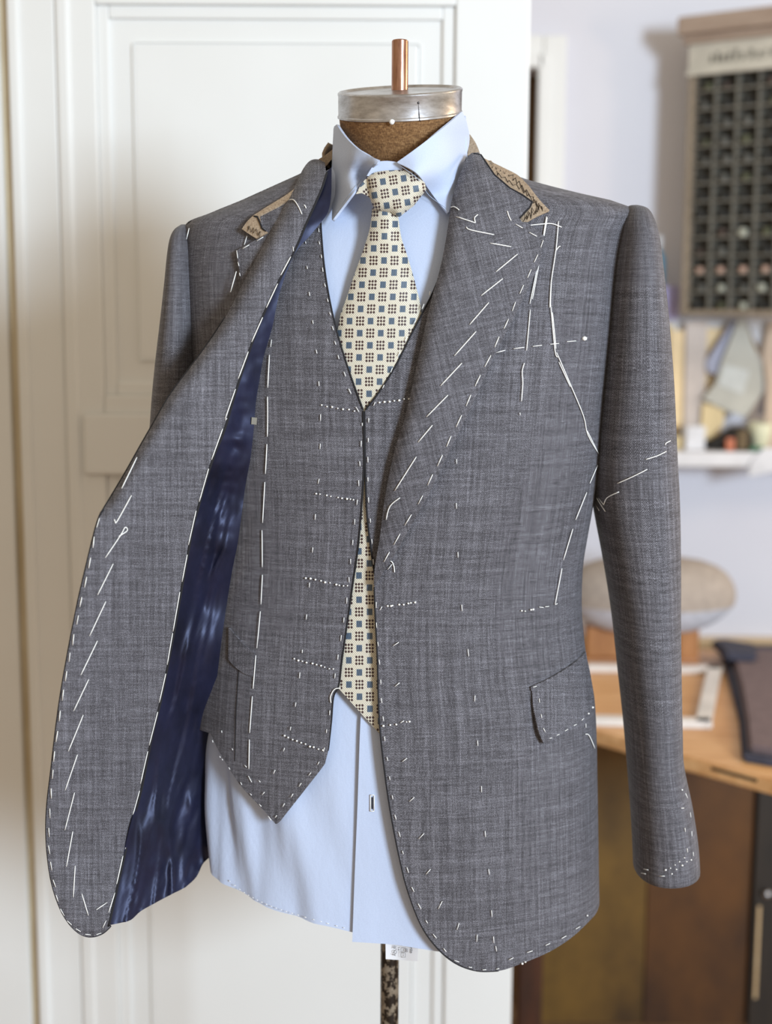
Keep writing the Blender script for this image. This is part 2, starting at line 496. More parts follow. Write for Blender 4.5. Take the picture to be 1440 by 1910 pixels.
def rings(name, rs, mat, parent=None, cap=(True, True), smooth=True, uvs=False, close=True, local=False):
    """rs: list of rings, each list of points"""
    b = bmesh.new(); V = [[b.verts.new(p) for p in r] for r in rs]; n = len(rs[0])
    uv = b.loops.layers.uv.new('UVMap')
    for i in range(len(V) - 1):
        for j in range(n if close else n - 1):
            k = (j + 1) % n
            f = b.faces.new((V[i][j], V[i][k], V[i + 1][k], V[i + 1][j]))
            if uvs:
                for l, (a, c) in zip(f.loops, ((i, j), (i, j + 1), (i + 1, j + 1), (i + 1, j))): l[uv].uv = uvs(a, c)
    if close:
        if cap[0]: b.faces.new(V[0][::-1])
        if cap[1]: b.faces.new(V[-1])
    bmesh.ops.recalc_face_normals(b, faces=b.faces[:])
    return fin(name, b, mat, parent, smooth, local)
def lathe(name, prof, cx, cy, mat, parent=None, n=48, cap=(True, True), M4=None, local=False):
    rs = []
    for r, z in prof:
        ring = [Vector((r * math.cos(2 * math.pi * k / n), r * math.sin(2 * math.pi * k / n), z)) for k in range(n)]
        ring = [(M4 @ p if M4 else p) + Vector((cx, cy, 0)) for p in ring]
        rs.append(ring)
    return rings(name, rs, mat, parent, cap, local=local)
def auto(o, ang=35):
    me = o.data
    for p in me.polygons: p.use_smooth = True
    me.set_sharp_from_angle(angle=R(ang)); return o
def tube_bm(pts, r, n=6, bm=None):
    b = bm or bmesh.new()
    pts = [Vector(p) for p in pts]; V = []
    up = Vector((0, -1, 0.01))
    for i, p in enumerate(pts):
        d = (pts[min(i + 1, len(pts) - 1)] - pts[max(i - 1, 0)]).normalized()
        s = d.cross(up).normalized(); q = s.cross(d)
        rr = r * (.75 if i in (0, len(pts) - 1) else 1)
        V.append([b.verts.new(p + (s * math.cos(a) + q * math.sin(a)) * rr) for a in (2 * math.pi * k / n for k in range(n))])
    for i in range(len(V) - 1):
        for j in range(n): b.faces.new((V[i][j], V[i][(j + 1) % n], V[i + 1][(j + 1) % n], V[i + 1][j]))
    b.faces.new(V[0][::-1]); b.faces.new(V[-1])
    return b
def poly_z(name, pts, z0, z1, mat, parent=None, bev=.003):
    """prism from XY polygon"""
    b = bmesh.new(); f = b.faces.new([b.verts.new((p[0], p[1], z0)) for p in pts])
    r = bmesh.ops.extrude_face_region(b, geom=[f])
    for v in [e for e in r['geom'] if isinstance(e, bmesh.types.BMVert)]: v.co.z = z1
    bmesh.ops.recalc_face_normals(b, faces=b.faces[:])
    if bev: bmesh.ops.bevel(b, geom=b.edges[:], offset=bev, segments=2, affect='EDGES')
    return fin(name, b, mat, parent)
def poly_y(name, px, Y, th, mat, parent=None, bev=.0008):
    """prism from a pixel polygon standing in the plane Y"""
    a = np.array(px, float); co = at(a[:, 0], a[:, 1], Y)
    b = bmesh.new(); f = b.faces.new([b.verts.new(c) for c in co])
    r = bmesh.ops.extrude_face_region(b, geom=[f])
    for v in [e for e in r['geom'] if isinstance(e, bmesh.types.BMVert)]: v.co.y += th
    bmesh.ops.recalc_face_normals(b, faces=b.faces[:])
    if bev: bmesh.ops.bevel(b, geom=b.edges[:], offset=bev, segments=1, affect='EDGES')
    return fin(name, b, mat, parent)

# ================================================================== SETTING
WY = 1.78     # back wall plane
fl = box('floor', -2.2, 2.6, -2.6, WY + .1, -.05, 0, M['floor'], bev=0); tag(fl, kind='structure')
# back wall with doorway hole near x 980-1008 px
dxa, dxb = P(940, 300, WY).x, P(1007, 300, WY).x; dzt = P(990, 132, WY).z
bm = bmesh.new()
for (x0, x1, z0, z1) in ((-2.2, dxa - .5, 0, 3.0), (dxb, 2.6, 0, 3.0), (dxa - .5, dxb, dzt, 3.0)):
    q = box_bm(x0, x1, WY, WY + .1, z0, z1); me_ = bpy.data.meshes.new('t'); q.to_mesh(me_); q.free(); bm.from_mesh(me_)
wb = fin('wall_back', bm, M['wall']); tag(wb, kind='structure')
M['blocker_brown'] = wood('brown_light_blocker', s2l(150, 132, 108), s2l(176, 158, 132), (8, 8, 1), .7)
ws = box('wall_light_blocker', -1.75, -1.65, -2.6, .5, 0, 2.6, M['blocker_brown'], bev=0); tag(ws, kind='structure')  # unseen wall, added to block ambient from the left and bounce warm brown
dn = box('door_2', dxa - .5, dxb, WY + .06, WY + .09, 0, dzt, M['darkwood']); tag(dn, kind='structure')
M['walnut'] = wood('walnut_door', s2l(84, 60, 30), s2l(112, 82, 44), (8, 8, 1), .5)
dn.data.materials[0] = M['walnut']
# casing around the doorway
tr = thing('trim_1', None, None, (dxb, WY, 0)); tag(tr, kind='structure')
cx1 = P(1050, 300, WY).x; ct = P(1020, 70, WY).z
box('casing', dxb, cx1, WY - .03, WY - .001, 0, ct, M['door'], tr, .006)
box('casing_bead', dxb - .012, dxb + .012, WY - .042, WY - .03, 0, dzt + .03, M['door'], tr, .004)
box('casing', dxa - .55, dxb, WY - .03, WY - .001, dzt, ct, M['door'], tr, .006)
box('casing_bead', dxa - .5, dxb, WY - .042, WY - .03, dzt, dzt + .03, M['door'], tr, .004)
wz = P(1360, 1186, WY).z; wz2 = P(1360, 1212, WY).z
tr2 = box('trim_2', P(1060, 1200, WY).x, 2.6, WY - .03, WY - .001, wz2 - .02, wz, M['rail'], bev=.004); tag(tr2, kind='structure')

# big white panelled door leaf
DY = 0.56
def X(u, v, Y): return P(u, v, Y).x
xl = X(134, 500, DY); xr = X(973, 900, DY)
door = thing('door_1', None, None, ((xl + xr) / 2, DY, 0)); tag(door, kind='structure')
z8, z738, z778, z886, z905 = (P(400, v, DY).z for v in (8, 738, 772, 886, 902))
p0 = X(186, 400, DY); p1 = X(846, 400, DY)
box('door_leaf', xl, xr, DY + .012, DY + .045, .01, 2.12, M['door'], door, .003)
box('stile', xl, p0, DY, DY + .012, .01, 2.12, M['door'], door, .003)
box('stile', p1, xr, DY, DY + .012, .01, 2.12, M['door'], door, .003)
box('rail', p0, p1, DY, DY + .012, z886, z738, M['door'], door, .003)
box('rail', p0, p1, DY, DY + .012, z8, 2.12, M['door'], door, .003)
box('rail', p0, p1, DY, DY + .012, .01, .22, M['door'], door, .003)
box('lock_rail_cover', X(158, 830, DY), X(862, 830, DY), DY - .006, DY, z886, z778, M['door'], door, .004)
for (a, b_, c_, d_) in ((p0, p1, z738, z8), (p0, p1, .22, z886)):
    e = .018
    for (x0, x1, z0, z1) in ((a, a + e, c_, d_), (b_ - e, b_, c_, d_), (a + e, b_ - e, c_, c_ + e), (a + e, b_ - e, d_ - e, d_)):
        box('panel_moulding', x0, x1, DY + .0065, DY + .012, z0, z1, M['door'], door, .0025)
    box('raised_panel', a + .05, b_ - .05, DY + .0095, DY + .013, c_ + .05, d_ - .05, M['door'], door, .005)
# door edge strip and frame on the left
box('edge_bead', xl - .014, xl + .006, DY - .004, DY + .045, .01, 2.14, M['door'], door, .005)
fr = thing('door_frame', None, None, (xl - .05, DY, 0)); tag(fr, kind='structure')
fx0, fx1 = X(42, 955, DY - .02), xl - .014
box('jamb', fx0, fx1, DY + .0, DY + .06, 0, 2.3, M['door'], fr, .004)
box('jamb_bead', fx0 - .004, fx0 + .012, DY - .005, DY + .02, 0, 2.3, M['door'], fr, .004)
M['oldpaint'] = wood('worn_cream_paint', s2l(178, 160, 128), s2l(214, 202, 176), (8, 8, .8), .55)
box('hinge_gap', fx0 - .018, fx0 - .004, DY + .01, DY + .05, 0, 2.3, M['oldpaint'], fr, .001)
wl = box('wall_left', -2.2, fx0 - .018, DY + .002, DY + .10, 0, 2.9, M['door'], bev=.003); tag(wl, kind='structure')

# ------------------------------------------------------------------ work table
TZ = .75
tab = thing('work_table', 'light wooden work table with a slanting front edge behind the suit', 'table', (PZ(1250, 1400, TZ).x, PZ(1250, 1400, TZ).y, 0))
out = [PZ(1000, 1345, TZ), PZ(1110, 1362, TZ), PZ(1270, 1408, TZ), PZ(1440, 1454, TZ), PZ(1640, 1512, TZ), PZ(1640, 1212, TZ), PZ(1290, 1211, TZ), PZ(1000, 1211, TZ)]
out = [Vector((p.x, min(p.y, WY - .035))) for p in out]
poly_z('tabletop', out, TZ - .026, TZ, M['table'], tab)
# shallow slot along the front edge
a = PZ(1320, 1442, TZ - .012); b_ = PZ(1405, 1466, TZ - .012)
fe0, fe1 = out[2], out[3]
def on_edge(t_, dz, push=0.0):
    p = fe0.lerp(fe1, t_); n_ = Vector((fe1.y - fe0.y, -(fe1.x - fe0.x))).normalized()
    if n_.y > 0: n_ = -n_
    return Vector((p.x + n_.x * push, p.y + n_.y * push, TZ + dz))
bm = bmesh.new(); q = [on_edge(.35, -.006, .0008), on_edge(.85, -.006, .0008), on_edge(.85, -.011, .0008), on_edge(.35, -.011, .0008), ]
q2 = [v_ + Vector((0, .003, 0)) for v_ in q]
vv = [bm.verts.new(p) for p in q + q2]
for f in ((0, 1, 2, 3), (7, 6, 5, 4), (0, 4, 5, 1), (1, 5, 6, 2), (2, 6, 7, 3), (3, 7, 4, 0)): bm.faces.new([vv[i] for i in f])
fin('edge_slot', bm, M['blackwood'], tab)
# cabinet body under the table
CY = 1.20
cx0, cxm, cx2 = X(1008, 1800, CY), X(1206, 1700, CY), X(1398, 1700, CY)
box('side_panel', cx0, cxm, CY, CY + .02, .02, TZ - .026, M['brownpanel'], tab, .001)
box('side_panel', cxm, cx2, CY - .004, CY + .02, .02, TZ - .026, M['redpanel'], tab, .001)
box('carcass_back', cx0, cx2 + .3, CY + .3, CY + .32, .02, TZ - .026, M['darkwood'], tab, .001)
dr = box('cabinet_door', cx2 + .001, cx2 + .26, CY - .018, CY + .01, .02, TZ - .03, M['blackwood'], tab, .003)
kx, kz = X(1431, 1668, CY - .03), P(1431, 1668, CY - .03).z
o = lathe('knob', [(.001, -.018), (.007, -.016), (.009, -.011), (.006, -.005), (.004, 0)], 0, 0, M['zinc'], None, 16, M4=Matrix.Rotation(R(-90), 4, 'X'))
o.parent = dr; o.location = Vector((kx, CY - .018, kz)) - parent_world(dr)
st_ = box('edge_strip', X(1410, 1760, CY - .02), X(1416, 1760, CY - .02), CY - .022, CY - .018, P(1412, 1862, CY - .02).z, P(1412, 1690, CY - .02).z, M['rail'], dr, .001)
st_.location = -parent_world(dr)
PY = 1.10
px0, px1 = X(966, 1850, PY), X(1012, 1850, PY)
box('table_leg', px0, px1, PY, PY + .045, 0, TZ - .026, M['darkwood'], tab, .006)

# things on the table
def pad(cx, cy, z0, a, b, h, n=40, m=14, tuck=.35):
    rs = []
    for i in range(m + 1):
        t_ = i / m; ang = -math.pi / 2 + math.pi * t_
        rr = max(.02, math.cos(ang)) ** .55; zz = math.sin(ang)
        zz = zz * (.5 if zz > 0 else .5)
        rs.append([Vector((cx + a * rr * math.cos(2 * math.pi * k / n) * (1 if zz > -.1 else 1 + tuck * (zz + .1)), cy + b * rr * math.sin(2 * math.pi * k / n) * (1 if zz > -.1 else 1 + tuck * (zz + .1)), z0 + h * (zz + .5))) for k in range(n)])
    return rs
BYc = PZ(1225, 1235, TZ).y
s_x0, s_x1 = X(1052, 1110, BYc), X(1372, 1110, BYc)
zc0, zc1 = P(1220, 1178, BYc).z, P(1220, 1040, BYc).z
scx = (s_x0 + s_x1) / 2; sa = (s_x1 - s_x0) / 2
stool = thing('pressing_cushion', 'plump grey pressing cushion on wooden stand standing on the work table', 'cushion', (scx, BYc, TZ))
rs = pad(scx, BYc, zc0, sa, .10, zc1 - zc0)
k = len(rs) // 2
rings('cushion_cover', rs[k - 1:], M['cushion'], stool, (False, True))
rings('cushion_base', rs[:k], M['cushion_under'], stool, (True, False))
for u0, u1, yy in ((1262, 1300, 0), (1094, 1160, .02)):
    box('stand_leg', X(u0, 1200, BYc), X(u1, 1200, BYc), BYc - .02 + yy, BYc + .02 + yy, TZ, zc0 + .01, M['leg'], stool, .004)
box('stand_foot', X(1080, 1238, BYc), X(1300, 1238, BYc), BYc - .028, BYc + .048, TZ, TZ + .012, M['leg'], stool, .003)

# white square frame lying on the table
wf = thing('picture_frame', 'empty white square frame lying flat on the table below the cushion', 'frame', (PZ(1220, 1300, TZ).x, PZ(1220, 1300, TZ).y, TZ))
cs = [PZ(1085, 1338, TZ + .012), PZ(1312, 1344, TZ + .012), PZ(1333, 1245, TZ + .012), PZ(1085, 1240, TZ + .012)]
def bar(name, a, b, wdt, z0, z1, mat, par):
    d = (b - a); d.z = 0; d.normalize(); n_ = Vector((-d.y, d.x, 0)) * wdt / 2
    pts = [a - n_ - d * wdt / 2, b - n_ + d * wdt / 2, b + n_ + d * wdt / 2, a + n_ - d * wdt / 2]
    return poly_z(name, [(p.x, p.y) for p in pts], z0, z1, mat, par, .002)
for i in range(4): bar('frame_bar', cs[i], cs[(i + 1) % 4], .028, TZ + .0005 + .0001 * i, TZ + .014, M['whitelac'], wf)

fc = thing('folded_cloth', 'folded mauve and slate wool cloth lying at the right end of the table', 'cloth', (PZ(1400, 1330, TZ).x, PZ(1400, 1330, TZ).y, TZ))
def clothpoly(px, z): return [(lambda p: (p.x, p.y))(PZ(u, v, z)) for u, v in px]
poly_z('cloth_layer', clothpoly([(1340, 1212), (1352, 1252), (1378, 1350), (1384, 1422), (1440, 1432), (1560, 1440), (1560, 1212)], TZ), TZ, TZ + .012, M['slate'], fc, .005)
poly_z('cloth_layer', clothpoly([(1362, 1222), (1380, 1290), (1390, 1350), (1395, 1405), (1440, 1412), (1560, 1420), (1560, 1222)], TZ + .012), TZ + .012, TZ + .026, M['mauve'], fc, .006)
dcl = poly_z('dark_bundle', clothpoly([(1325, 1208), (1352, 1206), (1410, 1216), (1412, 1236), (1352, 1232)], TZ + .027), TZ + .0265, TZ + .045, M['slate'], None, .006)
tag(dcl, 'small dark cloth bundle on the far corner of the folded cloth', 'cloth')

# ------------------------------------------------------------------ shelf and things on it
SY = WY - .02
sz0, sz1 = P(1340, 869, SY - .12).z, P(1340, 842, SY - .12).z
shx0 = X(1120, 850, SY)
sh = box('wall_shelf', shx0, 1.6, WY - .16, WY - .001, sz0, sz1, M['shelf_white'], bev=.002)
tag(sh, 'long white wall shelf behind the right sleeve', 'shelf')
rl = box('hanging_rail', shx0, 1.6, WY - .03, WY - .001, P(1340, 618, WY - .03).z, P(1340, 597, WY - .03).z, M['shelf_white'], bev=.002)
tag(rl, 'white rail on the wall above the shelf with paper patterns hanging', 'rail')
def py(name, px, Y, th, mat, label, cat, group=None):
    o = poly_y(name, px, Y, th, M[mat]); tag(o, label, cat, group); return o
def stand_on(o):   # drop the lowest point of a shelf thing to the shelf top
    zmin = min(v.co.z for v in o.data.vertices); o.location.z += sz1 + .0005 - zmin; return o
py('tan_card', [(1225, 606), (1258, 606), (1262, 845), (1225, 845)], WY - .045, .004, 'yellow_paper', 'tall tan card beside the right sleeve under the rail', 'card')
py('cream_card', [(1250, 616), (1284, 616), (1278, 800), (1252, 800)], WY - .052, .004, 'yellow_card', 'cream yellow card hanging left of the long beige strip', 'card')
py('paper_strip', [(1279, 600), (1320, 600), (1312, 795), (1276, 795)], WY - .060, .003, 'beige_strip', 'long beige paper strip hanging from the rail beside the cream card', 'paper')
py('yellow_sheet', [(1316, 612), (1420, 612), (1400, 760), (1350, 765), (1350, 790), (1335, 820), (1308, 822), (1306, 720)], WY - .040, .003, 'yellow_card', 'yellow paper sheet behind the hanging grey pattern pieces', 'paper')
py('stepped_paper', [(1310, 752), (1352, 760), (1350, 792), (1336, 800), (1334, 818), (1306, 822)], WY - .072, .003, 'yellow_paper', 'small stepped yellow paper just above the black tool roll', 'paper')
py('paper_pattern', [(1366, 600), (1380, 596), (1338, 700), (1320, 694), (1316, 676)], WY - .066, .003, 'blue_grey_paper', 'blue-grey paper pattern edge left of the grey cone-shaped pattern', 'paper')
cp = py('cone_pattern', [(1378, 594), (1392, 596), (1404, 640), (1428, 690), (1424, 730), (1392, 778), (1352, 765), (1310, 744), (1334, 716), (1348, 670)], WY - .078, .004, 'grey_paper', 'grey cone-shaped paper pattern with a pale label hanging from the rail', 'paper')
o = poly_y('paper_label', [(1350, 680), (1398, 692), (1386, 736), (1340, 718)], WY - .080, .001, M['label_paper'], None, 0); o.parent = cp; 
o = py('white_sheet', [(1392, 594), (1440, 596), (1440, 700), (1428, 672), (1406, 632)], WY - .062, .003, 'white_paper', 'white sheet hanging right of the grey cone pattern', 'paper')
o = py('dark_edge_paper', [(1422, 690), (1428, 690), (1428, 772), (1412, 774), (1420, 740)], WY - .058, .003, 'blue_grey_paper', 'narrow blue-grey paper showing right of the cone pattern', 'paper')
py('tan_pattern', [(1434, 600), (1475, 600), (1475, 845), (1424, 845), (1430, 720), (1424, 660)], WY - .088, .004, 'tan_paper', 'tan paper pattern at the right picture edge by the shelf', 'paper')
bt = thing('tool_roll', 'black rolled tool case lying on the shelf with an orange tag', 'case', (X(1360, 838, WY - .1), WY - .1, sz1))
b = bmesh.new()
rr = []
for k_, (u, v, r_) in enumerate(((1309, 824, .009), (1330, 822, .013), (1345, 812, .02), (1362, 804, .026), (1385, 802, .027), (1400, 810, .022))):
    pc = P(u, v, WY - .1); rr.append([Vector((pc.x, pc.y + r_ * math.cos(2 * math.pi * j / 16), sz1 + r_ + r_ * math.sin(2 * math.pi * j / 16))) for j in range(16)])
rings('case_body', rr, M['black_felt'], bt)
ox = X(1362, 825, WY - .13)
box('orange_tag', ox - .010, ox + .010, WY - .135, WY - .127, sz1 + .001, sz1 + .030, M['orange_plastic'], bt)
M['khaki'] = plain('khaki_band', s2l(110, 92, 66), .8)
ox = X(1386, 810, WY - .13)
box('khaki_band', ox - .012, ox + .012, WY - .132, WY - .126, sz1 + .004, sz1 + .048, M['khaki'], bt)
o = thing('cream_pot', 'small cream plastic pot on the shelf right of the black case', 'pot', (X(1414, 830, WY - .1), WY - .1, sz1))
lathe('pot_body', [(.012, sz1), (.017, sz1 + .004), (.026, sz1 + .04), (.028, sz1 + .062), (.025, sz1 + .064), (.022, sz1 + .04)], X(1416, 830, WY - .1), WY - .1, M['cream_plastic'], o, 24)
o = box('green_clip', X(1398, 838, WY - .14), X(1422, 838, WY - .14), WY - .148, WY - .132, sz1 + .0005, sz1 + .012, M['green_plastic'], bev=.003); tag(o, 'small green clip on the shelf edge below the cream pot', 'clip')
o = py('overhanging_sheet', [(1400, 862), (1424, 836), (1480, 836), (1480, 872), (1396, 890)], WY - .166, .003, 'white_paper', 'white sheet of paper hanging over the front edge of the shelf', 'paper')
o = stand_on(box('small_tan_box', X(1245, 825, WY - .08), X(1272, 825, WY - .08), WY - .1, WY - .06, sz1, sz1 + .03, M['yellow_paper'])); tag(o, 'small tan box on the shelf beside the sleeve', 'box')
o = stand_on(box('small_white_box', X(1273, 815, WY - .08), X(1308, 815, WY - .08), WY - .12, WY - .07, sz1, sz1 + .055, M['white_paper'])); tag(o, 'small white box on the shelf below the beige strip', 'box')

# lilac box and blue bottle on a little bracket shelf beside the cabinet
bz = P(1245, 602, WY - .03).z
o = box('lilac_box', X(1212, 570, WY - .05), X(1262, 570, WY - .05), WY - .075, WY - .031, P(1340, 597, WY - .03).z + .0005, P(1245, 534, WY - .06).z, M['lilac'], bev=.003); tag(o, 'lilac box between the sleeve and the dark cabinet', 'box')
bl_z = P(1245, 534, WY - .06).z
o = thing('blue_bottle', 'blue bottle standing on the lilac box beside the sleeve', 'bottle', (X(1226, 500, WY - .05), WY - .053, bl_z))
lathe('bottle_body', [(.014, bl_z + .0005), (.016, bl_z + .004), (.016, bl_z + .06), (.012, bl_z + .072), (.007, bl_z + .078), (.007, bl_z + .086)], X(1226, 500, WY - .05), WY - .053, M['blue_plastic'], o, 24)
lathe('bottle_cap', [(.008, bl_z + .084), (.009, bl_z + .088), (.009, bl_z + .112), (.006, bl_z + .115)], X(1226, 500, WY - .05), WY - .053, M['white_paper'], o, 24)

# ------------------------------------------------------------------ display cabinet, turned towards the room
YAW = R(-33)
cz0, cz1 = P(1280, 588, WY - .13).z, P(1280, 44, WY - .13).z
c0 = Vector((X(1278, 320, WY - .13), WY - .13, cz0))
cab = thing('display_cabinet', 'old dark display cabinet with a cream lettered header and rows of small compartments', 'cabinet', c0, YAW)
CW = .46; H = cz1 - cz0
def cb(name, *a, mat='cab', bev=.002, par=None):
    return box(name, *a, M[mat], par or cab, bev, local=True)
cb('cabinet_side', -.0, .012, 0, .10, 0, H)
cb('cabinet_side', CW - .012, CW, 0, .10, 0, H)
cb('cabinet_bottom', .012, CW - .012, 0, .10, 0, .012)
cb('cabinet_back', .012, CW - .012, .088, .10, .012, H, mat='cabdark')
hd0 = H - .105
cb('cornice', -.02, CW + .02, -.03, .105, H - .028, H + .012, mat='crown', bev=.008)
cb('cornice_step', -.01, CW + .01, -.016, .10, H - .045, H - .028, mat='crown', bev=.004)
cb('header_board', .0, CW, -.004, .02, hd0, H - .045, mat='cream')
cb('header_bead', -.002, CW + .002, -.010, 0.0, hd0 - .008, hd0 + .004, mat='cream', bev=.002)
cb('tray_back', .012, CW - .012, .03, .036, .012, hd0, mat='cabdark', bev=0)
# blurred header lettering, an indistinct line of dark strokes
b = bmesh.new(); xx = .05
rnd = random.Random(3)
while xx < CW - .05:
    hh = rnd.uniform(.014, .028); ww = rnd.uniform(.004, .009)
    q = box_bm(xx, xx + ww, -.0055, -.004, hd0 + .016, hd0 + .016 + hh); m_ = bpy.data.meshes.new('t'); q.to_mesh(m_); q.free(); b.from_mesh(m_)
    xx += ww + rnd.uniform(.003, .012)
o = fin('header_lettering', b, M['cabgrid'], cab, local=True); o['kind'] = 'stuff'
rows_, cols_ = 13, 9
rh = (hd0 - .012) / rows_; cwid = (CW - .024) / cols_
for i in range(1, rows_): cb('shelf_slat', .012, CW - .012, .004, .03, .012 + rh * i - .002, .012 + rh * i + .002, mat='cabgrid', bev=0)
for j in range(1, cols_): cb('divider', .012 + cwid * j - .0015, .012 + cwid * j + .0015, .006, .03, .012, hd0 - .008, mat='cabgrid', bev=0)
# small goods in the compartments (parts too small to name singly are alike reels)
rb = bmesh.new(); bmesh.ops.create_cone(rb, cap_ends=True, segments=12, radius1=.011, radius2=.011, depth=.016)
rme = bpy.data.meshes.new('reel'); rb.to_mesh(rme); rb.free()
reel_m = {}
for nm, c3 in (('reel_dark', (34, 32, 28)), ('reel_grey', (92, 90, 84)), ('reel_pale', (176, 176, 160)), ('reel_olive', (84, 84, 58)), ('reel_pink', (196, 160, 140)), ('reel_brown', (70, 52, 42))):
    me_ = rme.copy(); me_.name = nm; me_.materials.append(plain(nm, s2l(*c3), .6)); reel_m[nm] = me_
for i in range(rows_):
    for j in range(cols_):
        r_ = rnd.random(); k_ = 'reel_dark' if r_ < .45 else 'reel_grey' if r_ < .7 else 'reel_olive' if r_ < .82 else 'reel_brown' if r_ < .93 else 'reel_pale'
        if i == 2 and j < 4: k_ = 'reel_pink'
        if i == 1: k_ = 'reel_pale' if j % 2 else 'reel_grey'
        o = bpy.data.objects.new('thread_reel', reel_m[k_]); C.objects.link(o); o.parent = cab
        sc_ = rnd.uniform(.7, 1.0)
        o.scale = (sc_, sc_, sc_); o.location = (.012 + cwid * (j + .5) + rnd.uniform(-.005, .005), .018, .012 + rh * i + .002 + .008 * sc_)
# wooden bracket fixing the cabinet to the wall
box('wall_bracket', .0, CW * .9, .10, .102, .1, .16, M['cab'], cab, .001, local=True)
bw = Vector((0, 0, 0))
for k_, zz in enumerate((.12, H - .12)):
    L_ = (WY - (c0.y - math.sin(-YAW) * CW * .6 + .1 * math.cos(YAW)))
    b = bmesh.new()
    p1_ = Matrix.Rotation(YAW, 3, 'Z') @ Vector((CW * .6, .1, 0)) + c0
    q = box_bm(p1_.x - .01, p1_.x + .01, p1_.y - .004, WY - .0005, cz0 + zz - .01, cz0 + zz + .01)
    for v in q.verts: v.co = Matrix.Rotation(-YAW, 3, 'Z') @ (v.co - c0)
    fin('wall_arm', q, M['steel'], cab, local=True); b.free()

# ================================================================== DRESS FORM
XC = P(746, 300, .0).x
form = thing('dress_form', 'brown linen tailor dress form with zinc neck cap on a chipped metal pole', 'dress form', (P(727, 1850, 0).x, 0, 0))
# torso
zs = np.linspace(zv(1480), zv(240), 70); th = np.linspace(0, 2 * math.pi, 49)[:-1]
rings('torso', [[Vector(p) for p in J(th, np.full(48, z), -.028)] for z in zs], M['linen'], form)
# neck: forward tilted column
def ellring(cx, cy, cz, a, b, tx, ty, n=48):
    out = []
    for k in range(n):
        A = 2 * math.pi * k / n; x = a * math.cos(A); y = b * math.sin(A)
        out.append(Vector((cx + x, cy + y, cz + tx * x + ty * y)))
    return out
def uspan(uL, uR, v, Y): a_ = P(uL, v, Y); b_ = P(uR, v, Y); return (a_.x + b_.x) / 2, (b_.x - a_.x) / 2, (a_.z + b_.z) / 2
TX = .045; TY = .24
nx, na, nz = uspan(631, 861, 216, -.012)
bx_, ba, bz_ = uspan(640, 862, 300, .0)
prof = []
for k in range(13):
    t_ = k / 12
    prof.append(ellring(bx_ + (nx - bx_) * t_, .006 - .018 * t_, bz_ - .02 + (nz - bz_ + .02) * t_, (ba * .96) * (1 - t_) + na * .985 * t_, (ba * .96) * (1 - t_) + na * .985 * t_, TX * t_, TY * t_))
rings('neck', prof, M['linen'], form, (False, False))
# zinc cap
cxu, cau, czt = uspan(631, 859, 171, -.012)
hcap = czt - nz
cp_ = []
for (rr_, hh) in ((1.0, -.0), (1.012, .0005), (1.012, .002), (1.0, .003), (1.0, hcap - .003), (1.008, hcap - .0015), (1.008, hcap + .0), (.985, hcap + .0012), (.95, hcap + .0002), (.93, hcap - .001), (.6, hcap - .0005), (.3, hcap + .0005), (.16, hcap + .001)):
    cp_.append(ellring(nx, -.012 - .22 * hh, nz + hh, na * rr_, na * rr_, TX, TY))
cap = rings('neck_cap', cp_, M['zinc'], form, (True, True)); auto(cap, 30); cap['label'] = 'brushed zinc neck cap'
rx, ra, _ = uspan(730.5, 761.5, 110, -.012); rz0 = nz + hcap - .004; rz1 = P(746, 76, -.012).z
rod = lathe('neck_rod', [(ra, rz0), (ra, rz1 - .001), (ra * .9, rz1), (ra * .78, rz1), (ra * .76, rz1 - .004), (.001, rz1 - .004)], rx, -.014, M['copper'], form, 40); auto(rod); rod['label'] = 'copper neck rod'
# pole and base
pr = (X(743, 1850, 0) - X(709, 1850, 0)) / 2
pxc = P(726.5, 1850, 0).x
pl_ = lathe('pole', [(pr, .06), (pr, zv(1600))], pxc, 0, M['pole'], form, 32); auto(pl_)
lathe('pole_base', [(.20, .0005), (.205, .012), (.19, .03), (.10, .045), (.05, .07), (.03, .10), (pr + .002, .11)], pxc, 0, M['pole'], form, 48)

# pins on the neck
def front_of_neck(u, v, extra=0.0):
    # intersect ray with tilted neck cylinder
    d = dirs(u, v)[0]
    for s_ in np.linspace(1.25, 1.5, 1200):
        p = CAMN + d * s_
        if (p[0] - nx) ** 2 + (p[1] + .012) ** 2 < (na + extra) ** 2: return Vector(p)
p_ = front_of_neck(731, 228, .0005)
pin = thing('ball_head_pin', 'white ball-head pin stuck just below the zinc neck cap', 'pin', p_)
b = bmesh.new(); bmesh.ops.create_uvsphere(b, u_segments=16, v_segments=10, radius=.0026); bmesh.ops.translate(b, verts=b.verts, vec=p_ + Vector((0, -.0022, 0)))
fin('pin_head', b, M['white_pin'], pin, True)
fin('pin_shaft', tube_bm([p_ + Vector((0, -.001, 0)), p_ + Vector((0, .006, 0))], .0004), M['steel'], pin, True)
p1_, p2_ = front_of_neck(780, 192, .003), front_of_neck(783, 227, .001)
pin = thing('steel_pin', 'thin dark steel pin standing against the front of the neck cap', 'pin', p2_)
fin('pin_shaft', tube_bm([p2_, p1_], .0005), M['steel'], pin, True)
b = bmesh.new(); bmesh.ops.create_uvsphere(b, u_segments=10, v_segments=8, radius=.0014); bmesh.ops.translate(b, verts=b.verts, vec=p1_)
fin('pin_head', b, M['steel'], pin, True)

# ================================================================== SHIRT
shirt = thing('dress_shirt', 'light blue cotton dress shirt worn under waistcoat and jacket', 'shirt', (pxc, 0, zv(1640)))
SO = -.0185
def jfn(off, wr=None):
    def f(u, v):
        o_ = off + (wr(u, v) if wr else 0.0)
        return hit(u, v, o_)
    return f
